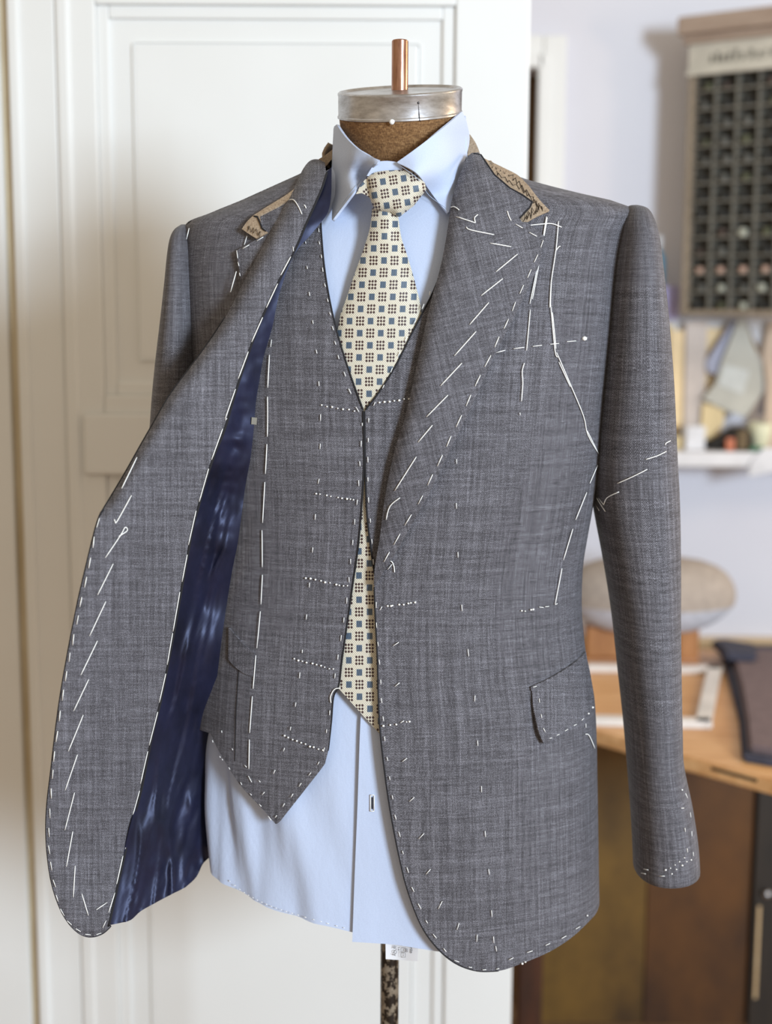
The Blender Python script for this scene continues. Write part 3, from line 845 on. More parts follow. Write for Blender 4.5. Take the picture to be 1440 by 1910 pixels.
# lower front (wearer's right): theta,z domain, wraps to the side
def shirt_wr(th, z):
    lo = np.clip((zv(1150) - z) / .2, 0, 1)
    n1 = fbm(th * 3.2 + z * 1.5, z * 3.0, 2.0, 3)
    fold = np.sin(th * 17 + 3.2 * np.sin(z * 7) + z * 9) * .0016
    near = np.clip((-.12 - th) / .35, .12, 1)
    return lo * near * (n1 * .0060 + fold * 1.3) - .0012 * (1 - near)
def Jt(off, wr=None):
    def f(th_, z_):
        p = J(th_, z_, 0.0)
        o_ = off + (wr(th_, z_) if wr else 0.0)
        return J(th_, z_, o_) if not np.ndim(o_) else np.array([J(a, b, c) for a, b, c in zip(th_, z_, o_)])
    return f
def scl(l, k=.19): return [(a * k, b) for a, b in l]      # theta -> metres for meshing
def tsheet(name, ol, off, mat, parent, wr=None, thick=.0012, step=.006, flip=False):
    f0 = Jt(off, wr)
    return sheet(name, scl(ol), lambda a, b: f0(a / .19, b), mat, parent, thick, step, uvfn=lambda a, b: np.stack([a, b], -1), flip=flip, param='tz')
hemL = tzl(smooth([(388, 1585), (394, 1612), (412, 1640), (450, 1668), (500, 1695), (560, 1715), (610, 1727), (662, 1741)]), SO)
ol = hemL + tzl([(690, 1741), (720, 1400), (720, 1000), (735, 380), (735, 300)], SO) + [(-.3, zv(290)), (-1.0, zv(300)), (-1.5, zv(330)), (-2.0, zv(400)), (-2.0, zv(1560)), (-1.65, zv(1560))]
tsheet('right_front', ol, SO, M['shirt'], shirt, shirt_wr)
def plk_wr(th, z):
    lo = np.clip((zv(1200) - z) / .25, 0, 1)
    return lo * (.0015 * np.sin(th * 9 + z * 14) + fbm(th * 4, z * 4, 5.0, 2) * .002)
plk_edge = smooth([(657, 1757), (661, 1640), (667, 1500), (671, 1380), (674, 1310), (676, 1200), (690, 900), (705, 500), (720, 310)])
hemR = tzl(smooth([(657, 1757), (700, 1760), (740, 1763), (790, 1770), (830, 1775), (900, 1778), (1000, 1760)]), SO + .004)
ol = hemR[::-1] + tzl(plk_edge, SO + .004) + [(.3, zv(290)), (1.0, zv(300)), (1.5, zv(330)), (1.9, zv(400)), (1.9, zv(1560)), (1.2, zv(1640))]
pk = tsheet('left_front', ol, SO + .0042, M['shirt'], shirt, plk_wr)
# back of the shirt
thb = np.linspace(1.7, 2 * math.pi - 1.7, 40)
bk = rings('back', [[Vector(p) for p in J(thb, np.full(40, z), -.020)] for z in np.linspace(zv(1540), zv(300), 50)], M['shirt'], shirt, close=False)
bk.modifiers.new('t', 'SOLIDIFY').thickness = .001
# hem stitching
hs = np.array(dens(smooth([(400, 1618), (450, 1661), (500, 1688), (560, 1708), (650, 1733)]), 9, False))
b = bmesh.new()
hp = hit(hs[:, 0], hs[:, 1], SO + .001)
for i in range(0, len(hp) - 1, 2): tube_bm([Vector(hp[i]), Vector(hp[i] * .4 + hp[i + 1] * .6)], .0005, 5, b)
o = fin('hem_stitching', b, M['thread'], shirt, True); o['kind'] = 'stuff'
# buttonhole
b = bmesh.new()
for a_, c_ in (((691, 1483), (691, 1513)), ((698, 1483), (698, 1513)), ((691, 1483), (698, 1483)), ((691, 1513), (698, 1513))):
    q = hit(*np.array([a_, c_]).T, SO + .0056); tube_bm([Vector(q[0]), Vector(q[1])], .0007, 6, b)
bh = fin('buttonhole', b, M['thread'], shirt, True)
q = hit([694.5, 694.5], [1487, 1509], SO + .0056)
o = fin('buttonhole_slit', tube_bm([Vector(q[0]), Vector(q[1])], .0008), M['seam'], bh, True); o.location = -parent_world(bh)

# collar
def collar_fn():
    c = []
    for (u, v, Y) in ((622, 232, -.012), (628, 234, -.034), (621, 300, -.014), (620, 360, -.030), (619, 411, None), (635, 300, -.044), (640, 244, -.052), (655, 270, -.070), (660, 300, -.073), (660, 345, -.082),
                      (690, 290, -.085), (709, 298, -.092), (702, 306, -.096), (680, 330, None),
                      (740, 302, -.092), (796, 262, -.084), (862, 208, -.030), (850, 220, -.050), (836, 236, -.066), (815, 250, -.078), (876, 258, .0), (872, 285, -.008), (855, 338, -.050), (836, 397, None), (803, 362, None), (782, 328, -.098), (820, 300, -.076), (845, 290, -.055), (800, 320, -.088)):
        if Y is None: Y = hitY(u, v, -.010)[0] - .008
        c.append((u, v, Y))
    return c
cc_ = collar_fn()
fL = rbf([c for c in cc_ if c[0] < 725]); fR = rbf([c for c in cc_ if c[0] > 725])
def pY(f, extra=0.0): return lambda u, v: at(u, v, f(u, v) + extra)
olL = S([(623, 236), (621, 300), (620, 360), (619, 409)], [(620, 411), (650, 372), (680, 334), (704, 304)], [(709, 299), (690, 291), (668, 278), (650, 262), (637, 246), (628, 232)])
cl = sheet('collar_leaf', olL, pY(fL), M['shirt'], shirt, .0022, 7)
olR = S([(862, 208), (835, 232), (796, 262), (765, 285), (741, 302)], [(742, 304), (765, 315), (782, 328), (803, 358), (820, 380), (835, 397)], [(837, 396), (855, 338), (870, 290), (876, 258), (870, 225)])
cr = sheet('collar_leaf', olR, pY(fR), M['shirt'], shirt, .0022, 7)
# inner stand seen between the leaves
std = sheet('collar_stand', S([(700, 302), (722, 300), (745, 303)], [(752, 318), (735, 330), (700, 330), (684, 328)]), lambda u, v: at(u, v, -.086 + .0 * u), M['shirt'], shirt, .002, 6)
# collar running round the back of the neck
A0, A1 = P(621, 300, .0), P(876, 262, .0)
ccx = (P(622, 240, 0).x + P(869, 225, 0).x) / 2; car = (P(869, 225, 0).x - P(622, 240, 0).x) / 2
rs = []
for k in range(9):
    t_ = k / 8; zz0 = P(746, 330, 0).z + (P(746, 230, 0).z - P(746, 330, 0).z) * t_
    rad = car * (1.04 - .04 * t_)
    rs.append([Vector((ccx + rad * math.cos(a_), .0 + rad * .95 * math.sin(a_), zz0 + .045 * rad * math.cos(a_) * 2)) for a_ in np.linspace(-.18, math.pi + .18, 40)])
o = rings('collar_back', rs, M['shirt'], shirt, close=False); o.modifiers.new('t', 'SOLIDIFY').thickness = .002
# edge stitching of the collar leaves
for f_, pl in ((fL, [(626, 397), (652, 362), (680, 326), (700, 304)]), (fR, [(746, 300 + 9), (780, 334), (800, 364), (832, 388)])):
    q = np.array(dens(smooth(pl), 5, False)); pp = at(q[:, 0], q[:, 1], f_(q[:, 0], q[:, 1]) - .0003)
    fin('edge_stitching', tube_bm([Vector(x_) for x_ in pp], .0003, 5), plain('shirt_thread', s2l(176, 190, 214), .8), shirt, True)

# care label
lab_u = [(719, 1755), (780, 1755), (779, 1790), (720, 1791)]
LY = float(hitY(745, 1745, SO)[0]) + .004
lb = sheet('care_label', [(719, 1752), (781, 1752), (778.5, 1793), (719.5, 1789)], lambda u, v: at(u, v, LY + .003 * np.sin((u - 719) / 15)), M['white_paper'], shirt, .0004, 4)
lb['label'] = 'white woven care label'
def text3(name, s_, u, v, size_px, parent, Y, rot=-90, mat='ink'):
    cu = bpy.data.curves.new(name, 'FONT'); cu.body = s_; cu.size = size_px / 1880; cu.extrude = .00008; cu.align_x = 'LEFT'; cu.resolution_u = 3
    ob = bpy.data.objects.new(name, cu); dg = bpy.context.evaluated_depsgraph_get()
    C.objects.link(ob); bpy.context.view_layer.update()
    me = bpy.data.meshes.new_from_object(ob.evaluated_get(bpy.context.evaluated_depsgraph_get())); bpy.data.objects.remove(ob)
    me.name = name
    mt = Matrix.Translation(P(u, v, Y)) @ Matrix.Rotation(R(90), 4, 'X') @ Matrix.Rotation(R(rot), 4, 'Z')
    me.transform(mt)
    o = link(name, me, M[mat], parent, False); return o
for s_, u, v, sz in (('ia Oy', 734, 1764, 9.5), ('I 4', 741.5, 1767, 6), ('on', 757, 1769, 7.5), ('rillo', 765, 1767, 7.5)):
    o = text3('label_lettering', s_, u, v, sz, shirt, LY - .0006)
for vv0 in (1768, 1777.5):
    b = bmesh.new()
    cs_ = [(748, vv0), (756, vv0), (756, vv0 + 8), (748, vv0 + 8)]
    for i in range(4): tube_bm([P(*cs_[i], LY - .0006), P(*cs_[(i + 1) % 4], LY - .0006)], .00022, 4, b)
    tube_bm([P(751.5, vv0 + 3.5, LY - .0006), P(752.5, vv0 + 4.5, LY - .0006)], .0004, 4, b)
    fin('care_symbol', b, M['ink'], shirt, True)

# ================================================================== TIE
tie = thing('necktie', 'cream silk necktie with small dark blocks and rosettes knotted under the shirt collar', 'necktie', (P(712, 1370, 0).x, -.1, P(712, 1370, -.1).z))
TL = [(694, 388), (690, 425), (678, 465), (660, 515), (645, 560), (634, 592), (626, 660), (623, 800), (624, 1000), (628, 1200), (632, 1284)]
TR = [(792, 1284), (794, 1100), (793, 900), (792, 700), (787, 590), (775, 530), (760, 478), (748, 440), (742, 395)]
blade = S(TL, [(633, 1286), (711, 1372)], [(713, 1372), (791, 1286)], TR)
tc = np.array([(v, u) for u, v in ((718, 388), (716, 500), (711, 592), (708, 700), (708, 900), (710, 1372))])
def tie_fn(u, v):
    cx_ = np.interp(v, tc[:, 0], tc[:, 1]); hw = np.interp(v, [388, 430, 515, 592, 700, 1284, 1372], [24, 29, 56, 77, 85, 82, 82])
    t_ = np.clip((u - cx_) / hw, -1, 1)
    lift = np.interp(v, [388, 500, 700, 800, 1372], [.010, .008, .0045, .0015, .0015])
    o_ = -.0105 + lift * np.sqrt(np.clip(1 - t_ ** 2, 0, 1)) * 1.0
    ext = np.interp(v, [388, 450, 560], [.014, .006, 0.0])
    p = hit(u, v, o_)
    return at(u, v, p[:, 1] - ext)
def tie_uv(u, v):
    cx_ = np.interp(v, tc[:, 0], tc[:, 1])
    k = np.interp(v, [388, 470, 560], [1.0, 1.0, 1.0])
    return np.stack([(u - cx_ + 9.8) / 1857, -v / 1857], -1)
bld = sheet('tie_blade', blade, tie_fn, M['tie'], tie, .0012, 7, uvfn=tie_uv)
knot = S([(684, 333), (700, 321), (738, 317), (768, 320), (786, 331)], [(793, 342), (795, 354)], [(772, 384), (745, 405)], [(728, 397), (697, 391)], [(688, 362), (686, 350)])
kctr = (738, 350)
kd = float(hitY(730, 380, -.0105)[0])
def knot_fn(u, v):
    d = pdist(np.asarray(u), np.asarray(v), knot, True)
    h = np.sqrt(np.clip(1 - (1 - np.clip(d / 26, 0, 1)) ** 2, 0, 1))
    base = np.interp(v, [318, 400], [-.088, kd - .014])
    return at(u, v, np.minimum(base, -.086) - .010 * h)
def rotuv(deg, cu, cv):
    c_, s_ = math.cos(R(deg)), math.sin(R(deg))
    return lambda u, v: np.stack([((u - cu) * c_ + (v - cv) * s_ + 9.8) / 1857, -(-(u - cu) * s_ + (v - cv) * c_) / 1857], -1)
sheet('tie_knot', knot, knot_fn, M['tie'], tie, .003, 5, uvfn=rotuv(-9, 716, 350))
band = sheet('neck_band', S([(664, 362), (675, 342), (686, 330)], [(694, 345), (696, 372), (686, 366), (675, 360)]), lambda u, v: at(u, v, -.087 + .0 * u), M['tie'], tie, .002, 5, uvfn=rotuv(-40, 680, 350))

# ================================================================== WAISTCOAT
vest = thing('waistcoat', 'unfinished dark grey waistcoat with white basting stitches worn under the open jacket', 'waistcoat', (pxc, 0, zv(1540)))
VO = -.0055
Vedge = [(598, 395), (599, 430), (604, 490), (613, 550), (626, 610), (642, 665), (660, 718), (677, 764)]
Fedge = [(677, 766), (679, 850), (675, 935), (668, 1020), (658, 1090), (648, 1160), (638, 1230), (632, 1278), (622, 1300), (618, 1345), (612, 1400)]
def vest_wr(th, z):
    return .0016 * fbm(th * 3, z * 5, 9.0, 2)
lowL = [(513, 1537), (480, 1500), (445, 1460), (420, 1420), (402, 1390), (392, 1368)]
ol = (tzl(smooth(Vedge), VO) + tzl(smooth(Fedge), VO) + tzl([(612, 1402), (606, 1425), (598, 1436), (560, 1484), (522, 1532), (516, 1537)], VO)
      + tzl(smooth(lowL), VO) + [(-1.7, zv(1340)), (-2.0, zv(1300)), (-2.0, zv(700)), (-1.5, zv(560)), (-1.35, zv(430)), (-1.2, zv(398))])
VL = tsheet('right_front', ol, VO, M['vest'], vest, vest_wr, .0018)
VRe = [(860, 390), (835, 470), (812, 535), (790, 580), (765, 628), (738, 682), (708, 730), (682, 764)]
VRf = [(680, 768), (681, 850), (684, 950), (690, 1010), (697, 1060), (706, 1120), (712, 1200)]
ol = tzl(smooth(VRe), VO) + tzl(smooth(VRf), VO) + tzl([(760, 1300), (860, 1400)], VO) + [(1.2, zv(1400)), (1.9, zv(1300)), (1.9, zv(700)), (1.5, zv(560)), (1.0, zv(420)), (.8, zv(345))]
VR = tsheet('left_front', ol, VO, M['suit'], vest, None, .0018)
thb = np.linspace(1.8, 2 * math.pi - 1.8, 36)
o = rings('back', [[Vector(p) for p in J(thb, np.full(36, z), -.010)] for z in np.linspace(zv(1350), zv(340), 40)], M['lining'], vest, close=False); o.modifiers.new('t', 'SOLIDIFY').thickness = .001
# dark bound edges
def cord(name, pl, fn, r, mat, parent, closed=False):
    q = np.array(dens(pl, 7, closed)); pp = fn(q[:, 0], q[:, 1])
    return fin(name, tube_bm([Vector(p) for p in pp], r, 6), M[mat], parent, True)
cord('edge_cord', smooth(Vedge), jfn(VO), .0009, 'seam', vest)
cord('edge_cord', smooth(Fedge), jfn(VO), .0009, 'seam', vest)
cord('edge_cord', smooth(VRe), jfn(VO), .0009, 'seam', vest)
cord('edge_cord', smooth(VRf), jfn(VO), .0009, 'seam', vest)
# pocket welt
wel = S([(426, 1170), (440, 1186), (458, 1206), (474, 1218)], [(471, 1262), (455, 1256), (438, 1244), (426, 1230)])
sheet('pocket_welt', wel, jfn(VO + .0022), M['vest'], vest, .0018, 6)
cord('dart_seam', [(446, 1240), (440, 1330), (438, 1420)], jfn(VO + .0003), .0005, 'seam', vest)

# ================================================================== JACKET
jk = thing('suit_jacket', 'unfinished grey wool suit jacket with white basting stitches and navy lining held open', 'jacket', (pxc, 0, zv(1760)))
def jk_wr(th, z):
    return .0014 * fbm(th * 2.5, z * 4, 4.0, 2)
roll = [(872, 292), (856, 330), (843, 372), (836, 420), (828, 468), (818, 512), (803, 565), (783, 655), (757, 772), (736, 840), (719, 922), (708, 1005), (699, 1060), (697, 1092)]
front = [(698, 1095), (700, 1150), (704, 1230), (706, 1310), (710, 1375), (720, 1460), (731, 1530), (745, 1600), (760, 1660), (785, 1725), (815, 1768), (850, 1797), (890, 1811), (930, 1811), (965, 1801), (1010, 1783), (1055, 1757), (1090, 1728), (1110, 1708)]
rin = [(u + 12, v) for u, v in roll[1:-1]]
hz = tz([1108], [1706])[0][1]
ol = tzl([(884, 296)] + rin) + tzl(smooth(front)) + [(1.75, hz + .0), (1.75, zv(1000)), (1.75, zv(600)), (1.75, zv(430)), (1.62, zv(385)), (1.6, zv(345)), (1.6, zv(320)), (1.6, zv(298))]
tsheet('left_front', ol, 0.0, M['suit'], jk, jk_wr, .002)
cord('edge_cord', smooth(front[:14]), jfn(.0), .0008, 'seam', jk)
thb = np.linspace(1.74, 2 * math.pi - 1.55, 60)
zz = np.concatenate([np.linspace(zv(1700), zv(430), 60), np.linspace(zv(428), zv(262), 46)])
def buv(i, j): return (thb[min(j, 59)] * .19, zz[i])
hemz = np.interp(thb, [1.74, math.pi, 2 * math.pi - 1.55], [hz, zv(1640), zv(1560)])
o = rings('back_panel', [[Vector(p) for p in J(thb, np.maximum(np.full(60, z), hemz + (zz[0] - zv(1700)) + .0004 * i_), .0)] for i_, z in enumerate(zz)], M['suit'], jk, close=False, uvs=buv)
m = o.modifiers.new('t', 'SOLIDIFY'); m.thickness = .002; m.offset = 0
# inside of the back, navy
thn = np.linspace(3.3, 2 * math.pi - 1.45, 36)
o = rings('back_lining', [[Vector(p) for p in J(thn, np.full(36, z), -.0035)] for z in np.linspace(zv(1550), zv(480), 50)], M['lining'], jk, close=False)
# right chest (picture left), behind the turned-out front
ol = tzl([(604, 318), (590, 350), (520, 455), (440, 640), (392, 800), (350, 950)]) + [(-1.62, zv(960)), (-1.75, zv(800)), (-1.75, zv(450)), (-1.62, zv(420)), (-1.6, zv(380)), (-1.6, zv(340)), (-1.6, zv(310))]
tsheet('right_chest', ol, .0, M['suit'], jk, jk_wr, .002)

# sleeves
def sleeve(name, secs, mat, mirror=False, n=36, m=90):
    s = np.array(secs, float)
    t0 = np.linspace(0, len(s) - 1, m)
    sm = np.array(smooth([tuple(r) for r in s], 12)); sm = sm[np.linspace(0, len(sm) - 1, m).astype(int)]
    rs = []
    for (uL, vL, uR, vR, Y, d) in sm:
        A = P(uL, vL, Y); B = P(uR, vR, Y); c_ = (A + B) / 2; h = (B - A) / 2
        ring = []
        for k in range(n):
            a = 2 * math.pi * k / n
            ca, sa_ = math.cos(a), math.sin(a)
            ca = math.copysign(abs(ca) ** .9, ca); sa_ = math.copysign(abs(sa_) ** .9, sa_)
            ring.append(c_ + h * ca + Vector((0, d * sa_, 0)))
        rs.append(ring)
    per = .30
    return rings(name, rs, mat, jk, (True, False), uvs=lambda i, j: (j / n * per, -i * .0088))
SR = [(1173, 384, 1191, 384, 0.005, 0.012), (1164, 390, 1206, 394, 0.005, 0.036), (1150, 412, 1216, 416, 0.004, 0.054), (1142, 445, 1223, 448, 0.003, 0.066), (1132, 500, 1229, 500, 0.002, 0.074), (1120, 600, 1240, 600, 0.002, 0.08), (1110, 720, 1250, 720, 0.0, 0.082), (1100, 850, 1257, 850, -0.002, 0.078), (1106, 930, 1262, 930, -.004, .073), (1128, 1050, 1264, 1050, -.008, .070), (1144, 1150, 1264, 1150, -.012, .067),
      (1155, 1250, 1265, 1250, -.016, .065), (1166, 1350, 1267, 1350, -.020, .062), (1172, 1420, 1270, 1415, -.022, .060), (1178, 1500, 1286, 1490, -.024, .058), (1182, 1570, 1297, 1560, -.026, .056), (1184, 1622, 1301, 1612, -.028, .055)]
sl_r = sleeve('sleeve', SR, M['suit'])
SLf = [(338, 420, 354, 420, .005, .012), (328, 432, 356, 428, .005, .034), (322, 450, 360, 446, .004, .050), (318, 480, 366, 476, .003, .060), (313, 530, 372, 530, .002, .066), (305, 600, 378, 600, .002, .070),
       (295, 680, 384, 680, .002, .072), (287, 760, 388, 760, .004, .072), (281, 860, 388, 860, .006, .070), (276, 960, 384, 960, .008, .066), (270, 1060, 376, 1060, .008, .064), (262, 1160, 368, 1160, .006, .062), (256, 1260, 360, 1260, .004, .060),
       (252, 1350, 354, 1350, .0, .058), (250, 1440, 350, 1440, -.004, .056), (250, 1520, 346, 1520, -.006, .054), (252, 1570, 346, 1570, -.006, .053)]
sl_l = sleeve('sleeve', SLf, M['suit'])
for o in (sl_r, sl_l):
    m = o.modifiers.new('t', 'SOLIDIFY'); m.thickness = .002; m.offset = -1

# lapel on the picture's right, with rolled edge
lap_out = [(983, 414), (1015, 440), (1007, 490), (984, 540), (955, 600), (929, 650), (901, 710), (876, 765), (848, 822), (826, 868), (806, 910), (773, 970), (742, 1025), (712, 1072), (699, 1092)]
coltop = [(895, 288), (922, 326), (951, 351), (975, 364), (993, 377)]
def lap_fn(u, v):
    d = pdist(np.asarray(u, float), np.asarray(v, float), roll)
    top = np.clip((np.asarray(v) - 292) / 60, 0, 1)
    low = np.clip((1095 - np.asarray(v)) / 250, .25, 1)
    o_ = .0030 + .0125 * low * (1 - np.exp(-d / 11)) * np.clip(1.25 - d / 260, .35, 1)
    return hit(u, v, o_)
lap_ol = S(roll[::-1][:0] or [(697, 1092), (697, 1092.5)]) [:0] + smooth(roll)[::-1] + [(880, 285), (893, 284)] + smooth(coltop, 4) + [(988, 387), (969, 407), (974, 414)] + smooth([(983, 414), (1015, 440)], 2) + smooth(lap_out[1:], 4)
lp = sheet('lapel', lap_ol, lap_fn, M['suit'], jk, .0022, 8, uvfn=rotuv(-14, 800, 600))
cord('edge_cord', [(883, 286), (897, 289), (922, 326), (951, 351), (975, 364), (993, 377), (988, 387), (969, 407)], lap_fn, .0009, 'seam', jk)
# under collar canvas
can = S([(893, 290), (915, 301), (940, 313), (965, 326), (980, 340)], [(986, 346), (1006, 372), (1025, 392)], [(1024, 394), (998, 406), (975, 420)], [(968, 408), (975, 398), (980, 385), (950, 360), (918, 334)])
can_fn = jfn(.0035)
cv = sheet('collar_canvas', can, can_fn, M['canvas'], jk, .0015, 6); cv['label'] = 'tan hair canvas of the unfinished collar'
b = bmesh.new()
rnd = random.Random(5)
def zig(pts, amp, n, fn, bm):
    q = np.array(smooth(pts, 8)); idx = np.linspace(0, len(q) - 1, n).astype(int); q = q[idx]
    q[:, 1] += np.array([amp if i % 2 else -amp for i in range(n)]); q[:, 0] += np.array([rnd.uniform(-2, 2) for _ in range(n)])
    tube_bm([Vector(p) for p in fn(q[:, 0], q[:, 1])], .0003, 5, bm)
zf = jfn(.0043)
zig([(915, 308), (945, 322), (972, 345), (1000, 378), (1014, 390)], 4, 30, zf, b)
zig([(925, 322), (955, 342), (985, 362), (1005, 388), (990, 400)], 3.5, 26, zf, b)
zig([(972, 396), (985, 402), (1002, 388)], 8, 9, zf, b); zig([(970, 408), (980, 408), (990, 398)], 5, 8, zf, b)
o = fin('pad_stitching', b, M['thread_dark'], jk, True); o['kind'] = 'stuff'
# collar piece standing behind the neck on both sides
cvb = sheet('collar_canvas', S([(876, 250), (888, 268), (896, 292), (884, 290), (872, 290)]), lambda u, v: at(u, v, .006 + .0 * u), M['canvas'], jk, .003, 5)
cvc = sheet('collar_canvas', S([(621, 278), (606, 290), (592, 300), (604, 312), (616, 300), (621, 296)]), lambda u, v: at(u, v, -.004 + .0 * u), M['canvas'], jk, .003, 5)
# back collar ring
rs = []
for k in range(6):
    t_ = k / 5; rad = car * (1.10 + .10 * math.sin(t_ * math.pi)); zq = P(746, 312, 0).z + (P(746, 262, 0).z - P(746, 312, 0).z) * t_
    rs.append([Vector((ccx + rad * math.cos(a_), .008 + rad * math.sin(a_), zq)) for a_ in np.linspace(.12, math.pi - .12, 30)])
o = rings('back_collar', rs, M['canvas'], jk, close=False); o.modifiers.new('t', 'SOLIDIFY').thickness = .003

# pocket flap
flp = S([(992, 1287), (1020, 1274), (1050, 1258), (1080, 1237), (1094, 1224)], [(1100, 1250), (1106, 1285), (1108, 1310)], [(1107, 1314), (1090, 1338), (1060, 1360), (1032, 1378), (1022, 1387)], [(1014, 1386), (1006, 1368), (999, 1340), (994, 1312)])
def flap_fn(u, v):
    d = np.clip((np.asarray(v) - np.interp(u, [992, 1094], [1287, 1224])) / 100, 0, 1)
    e = np.clip(1 - (np.asarray(u) - 992) / 60, 0, 1)
    return hit(u, v, .0022 + .008 * d * e)
pf = sheet('pocket_flap', flp, flap_fn, M['suit'], jk, .0022, 6)
sheet('pocket_welt', S([(990, 1281), (1020, 1268), (1050, 1251), (1080, 1230), (1093, 1216)], [(1095, 1226), (1080, 1240), (1050, 1260), (1020, 1276), (991, 1289)]), jfn(.003), M['suit'], jk, .0028, 5)
# seams
cord('armhole_seam', smooth([(1186, 386), (1176, 405), (1166, 430), (1158, 470), (1152, 520), (1143, 590), (1137, 650)]), jfn(.0006), .0009, 'seam', jk)

# ---- turned-out right front: facing + lining
def JY(u, v, d): return (u, v, float(hitY(u, v, 0.0)[0]) + d)
fc_ctrl = [JY(606, 306, -.010), JY(585, 300, -.016), JY(555, 340, -.028), JY(590, 380, -.014), JY(548, 469, -.014), JY(500, 440, -.030), JY(420, 590, -.050), JY(467, 640, -.026), (350, 690, -.150), (416, 805, -.128),
           (283, 790, -.172), (367, 950, -.130), (190, 955, -.196), (280, 1000, -.158), (348, 1035, -.126), (165, 1050, -.200), (325, 1165, -.120), (120, 1260, -.200), (296, 1310, -.112), (242, 1540, -.104), (88, 1520, -.184), (169, 1748, -.150), (200, 1728, -.138), (170, 1500, -.150)]
fcy = rbf(fc_ctrl)
f_left = [(606, 303), (592, 297), (578, 300), (566, 314), (556, 334), (548, 352), (541, 366), (520, 402), (490, 460), (450, 535), (420, 592), (385, 645), (350, 692), (315, 740), (285, 792), (262, 832), (235, 880), (210, 922), (193, 950)]
f_edge = [(188, 958), (181, 976), (172, 1010), (160, 1060), (146, 1120), (132, 1190), (120, 1255), (111, 1310), (103, 1370), (95, 1440), (88, 1500), (86, 1550), (89, 1600), (97, 1650), (112, 1695), (130, 1725), (150, 1743), (170, 1748), (190, 1742), (206, 1728)]
f_right = [(200, 1729), (209, 1690), (221, 1636), (242, 1545), (261, 1475), (279, 1385), (297, 1310), (311, 1240), (325, 1165), (337, 1095), (348, 1035), (357, 985), (368, 945), (382, 895), (397, 850), (417, 800), (440, 722), (467, 642), (492, 580), (520, 520), (548, 466), (566, 424), (584, 384), (598, 352), (608, 322)]
rollL = f_left
def face_fn(u, v):
    u = np.asarray(u, float); v = np.asarray(v, float)
    y = fcy(u, v)
    d = pdist(u, v, rollL)
    k = np.clip((1010 - v) / 80, 0, 1)
    y = y + k * .022 * np.exp(-d / 10)
    d2 = pdist(u, v, f_edge); y = y + .004 * np.exp(-d2 / 5)
    y = y + .0012 * np.array(fbm(u / 120, v / 170, 3.0, 2))
    return at(u, v, y)
fac = sheet('facing', smooth(f_left, 4)[:-1] + smooth(f_edge, 4) + smooth(f_right, 4), face_fn, M['suit'], jk, .0032, 8)
cord('edge_cord', smooth(f_right, 4), lambda u, v: face_fn(u, v) + np.array([0.0010, .001, 0]), .0013, 'seam', jk)
cord('edge_cord', smooth(f_left[10:] + f_edge, 4), lambda u, v: face_fn(u, v) + np.array([0, .0016, 0]), .0013, 'seam', jk)
l_right = [(618, 312), (618, 360), (612, 395), (596, 418), (578, 440), (548, 476), (522, 545), (508, 610), (492, 665), (484, 710), (478, 745), (474, 792), (468, 850), (458, 905), (452, 950), (444, 1010), (434, 1060), (424, 1120), (414, 1190), (404, 1270), (394, 1350), (388, 1420), (386, 1500), (388, 1560), (390, 1596)]
l_bot = [(390, 1600), (378, 1612), (366, 1636), (345, 1655), (320, 1668), (290, 1684), (262, 1700), (244, 1716), (222, 1722), (202, 1726)]
lc = [(u, v, float(fcy(u, v)[0]) + .004) for u, v in f_right[::2]]
for u, v in l_right[:-6:2]:
    lc.append((u, v, float(hitY(u, v, .0005)[0]) - .004))
lc += [(386, 1420, -.030), (388, 1560, -.030), (390, 1600, -.030), (378, 1612, -.034), (345, 1655, -.062), (290, 1684, -.092), (244, 1716, -.115), (330, 1300, -.085), (380, 1130, -.078), (410, 930, -.095), (300, 1550, -.080)]
lfy = rbf(lc)
def lin_fn(u, v):
    u = np.asarray(u, float); v = np.asarray(v, float)
    y = lfy(u, v)
    d = np.minimum(pdist(u, v, f_right), pdist(u, v, l_right))
    k = np.clip(d / 35, 0, 1)
    lowk = np.clip((v - 700) / 300, .25, 1)
    # drapey satin folds running mostly downwards
    ax_ = u + .22 * (v - 1200)
    n1 = fbm(ax_ / 42, v / 260, 1.0, 3); n2 = fbm(ax_ / 16, v / 60, 7.0, 2); n3 = fbm(u / 60, v / 34, 12.0, 2)
    hi = np.clip((1150 - v) / 300, 0, 1)
    cr = np.clip(1 - np.abs(fbm(ax_ / 70, v / 330, 21.0, 2)) * 5, 0, 1) ** 1.5
    cr2 = np.clip(1 - np.abs(fbm(ax_ / 46 + .3, v / 150, 33.0, 2)) * 5, 0, 1) ** 2
    y = y + k * lowk * (n1 * .008 + n2 * .0012 - cr * .0045 - cr2 * .0012) + k * hi * n3 * .006
    return at(u, v, y)
ln = sheet('lining', smooth(f_right, 4) + smooth(l_right, 4) + smooth(l_bot, 4), lin_fn, M['lining'], jk, .0012, 4.5); ln['label'] = 'shiny navy satin lining'
# the hem edge of the side, hanging behind the lining
o = sheet('size_tab', [(470, 778), (480, 779), (479, 792), (469, 791)], lambda u, v: lin_fn(u, v) + np.array([0, -.002, 0]), M['cabgrid'], jk, .0008, 4)

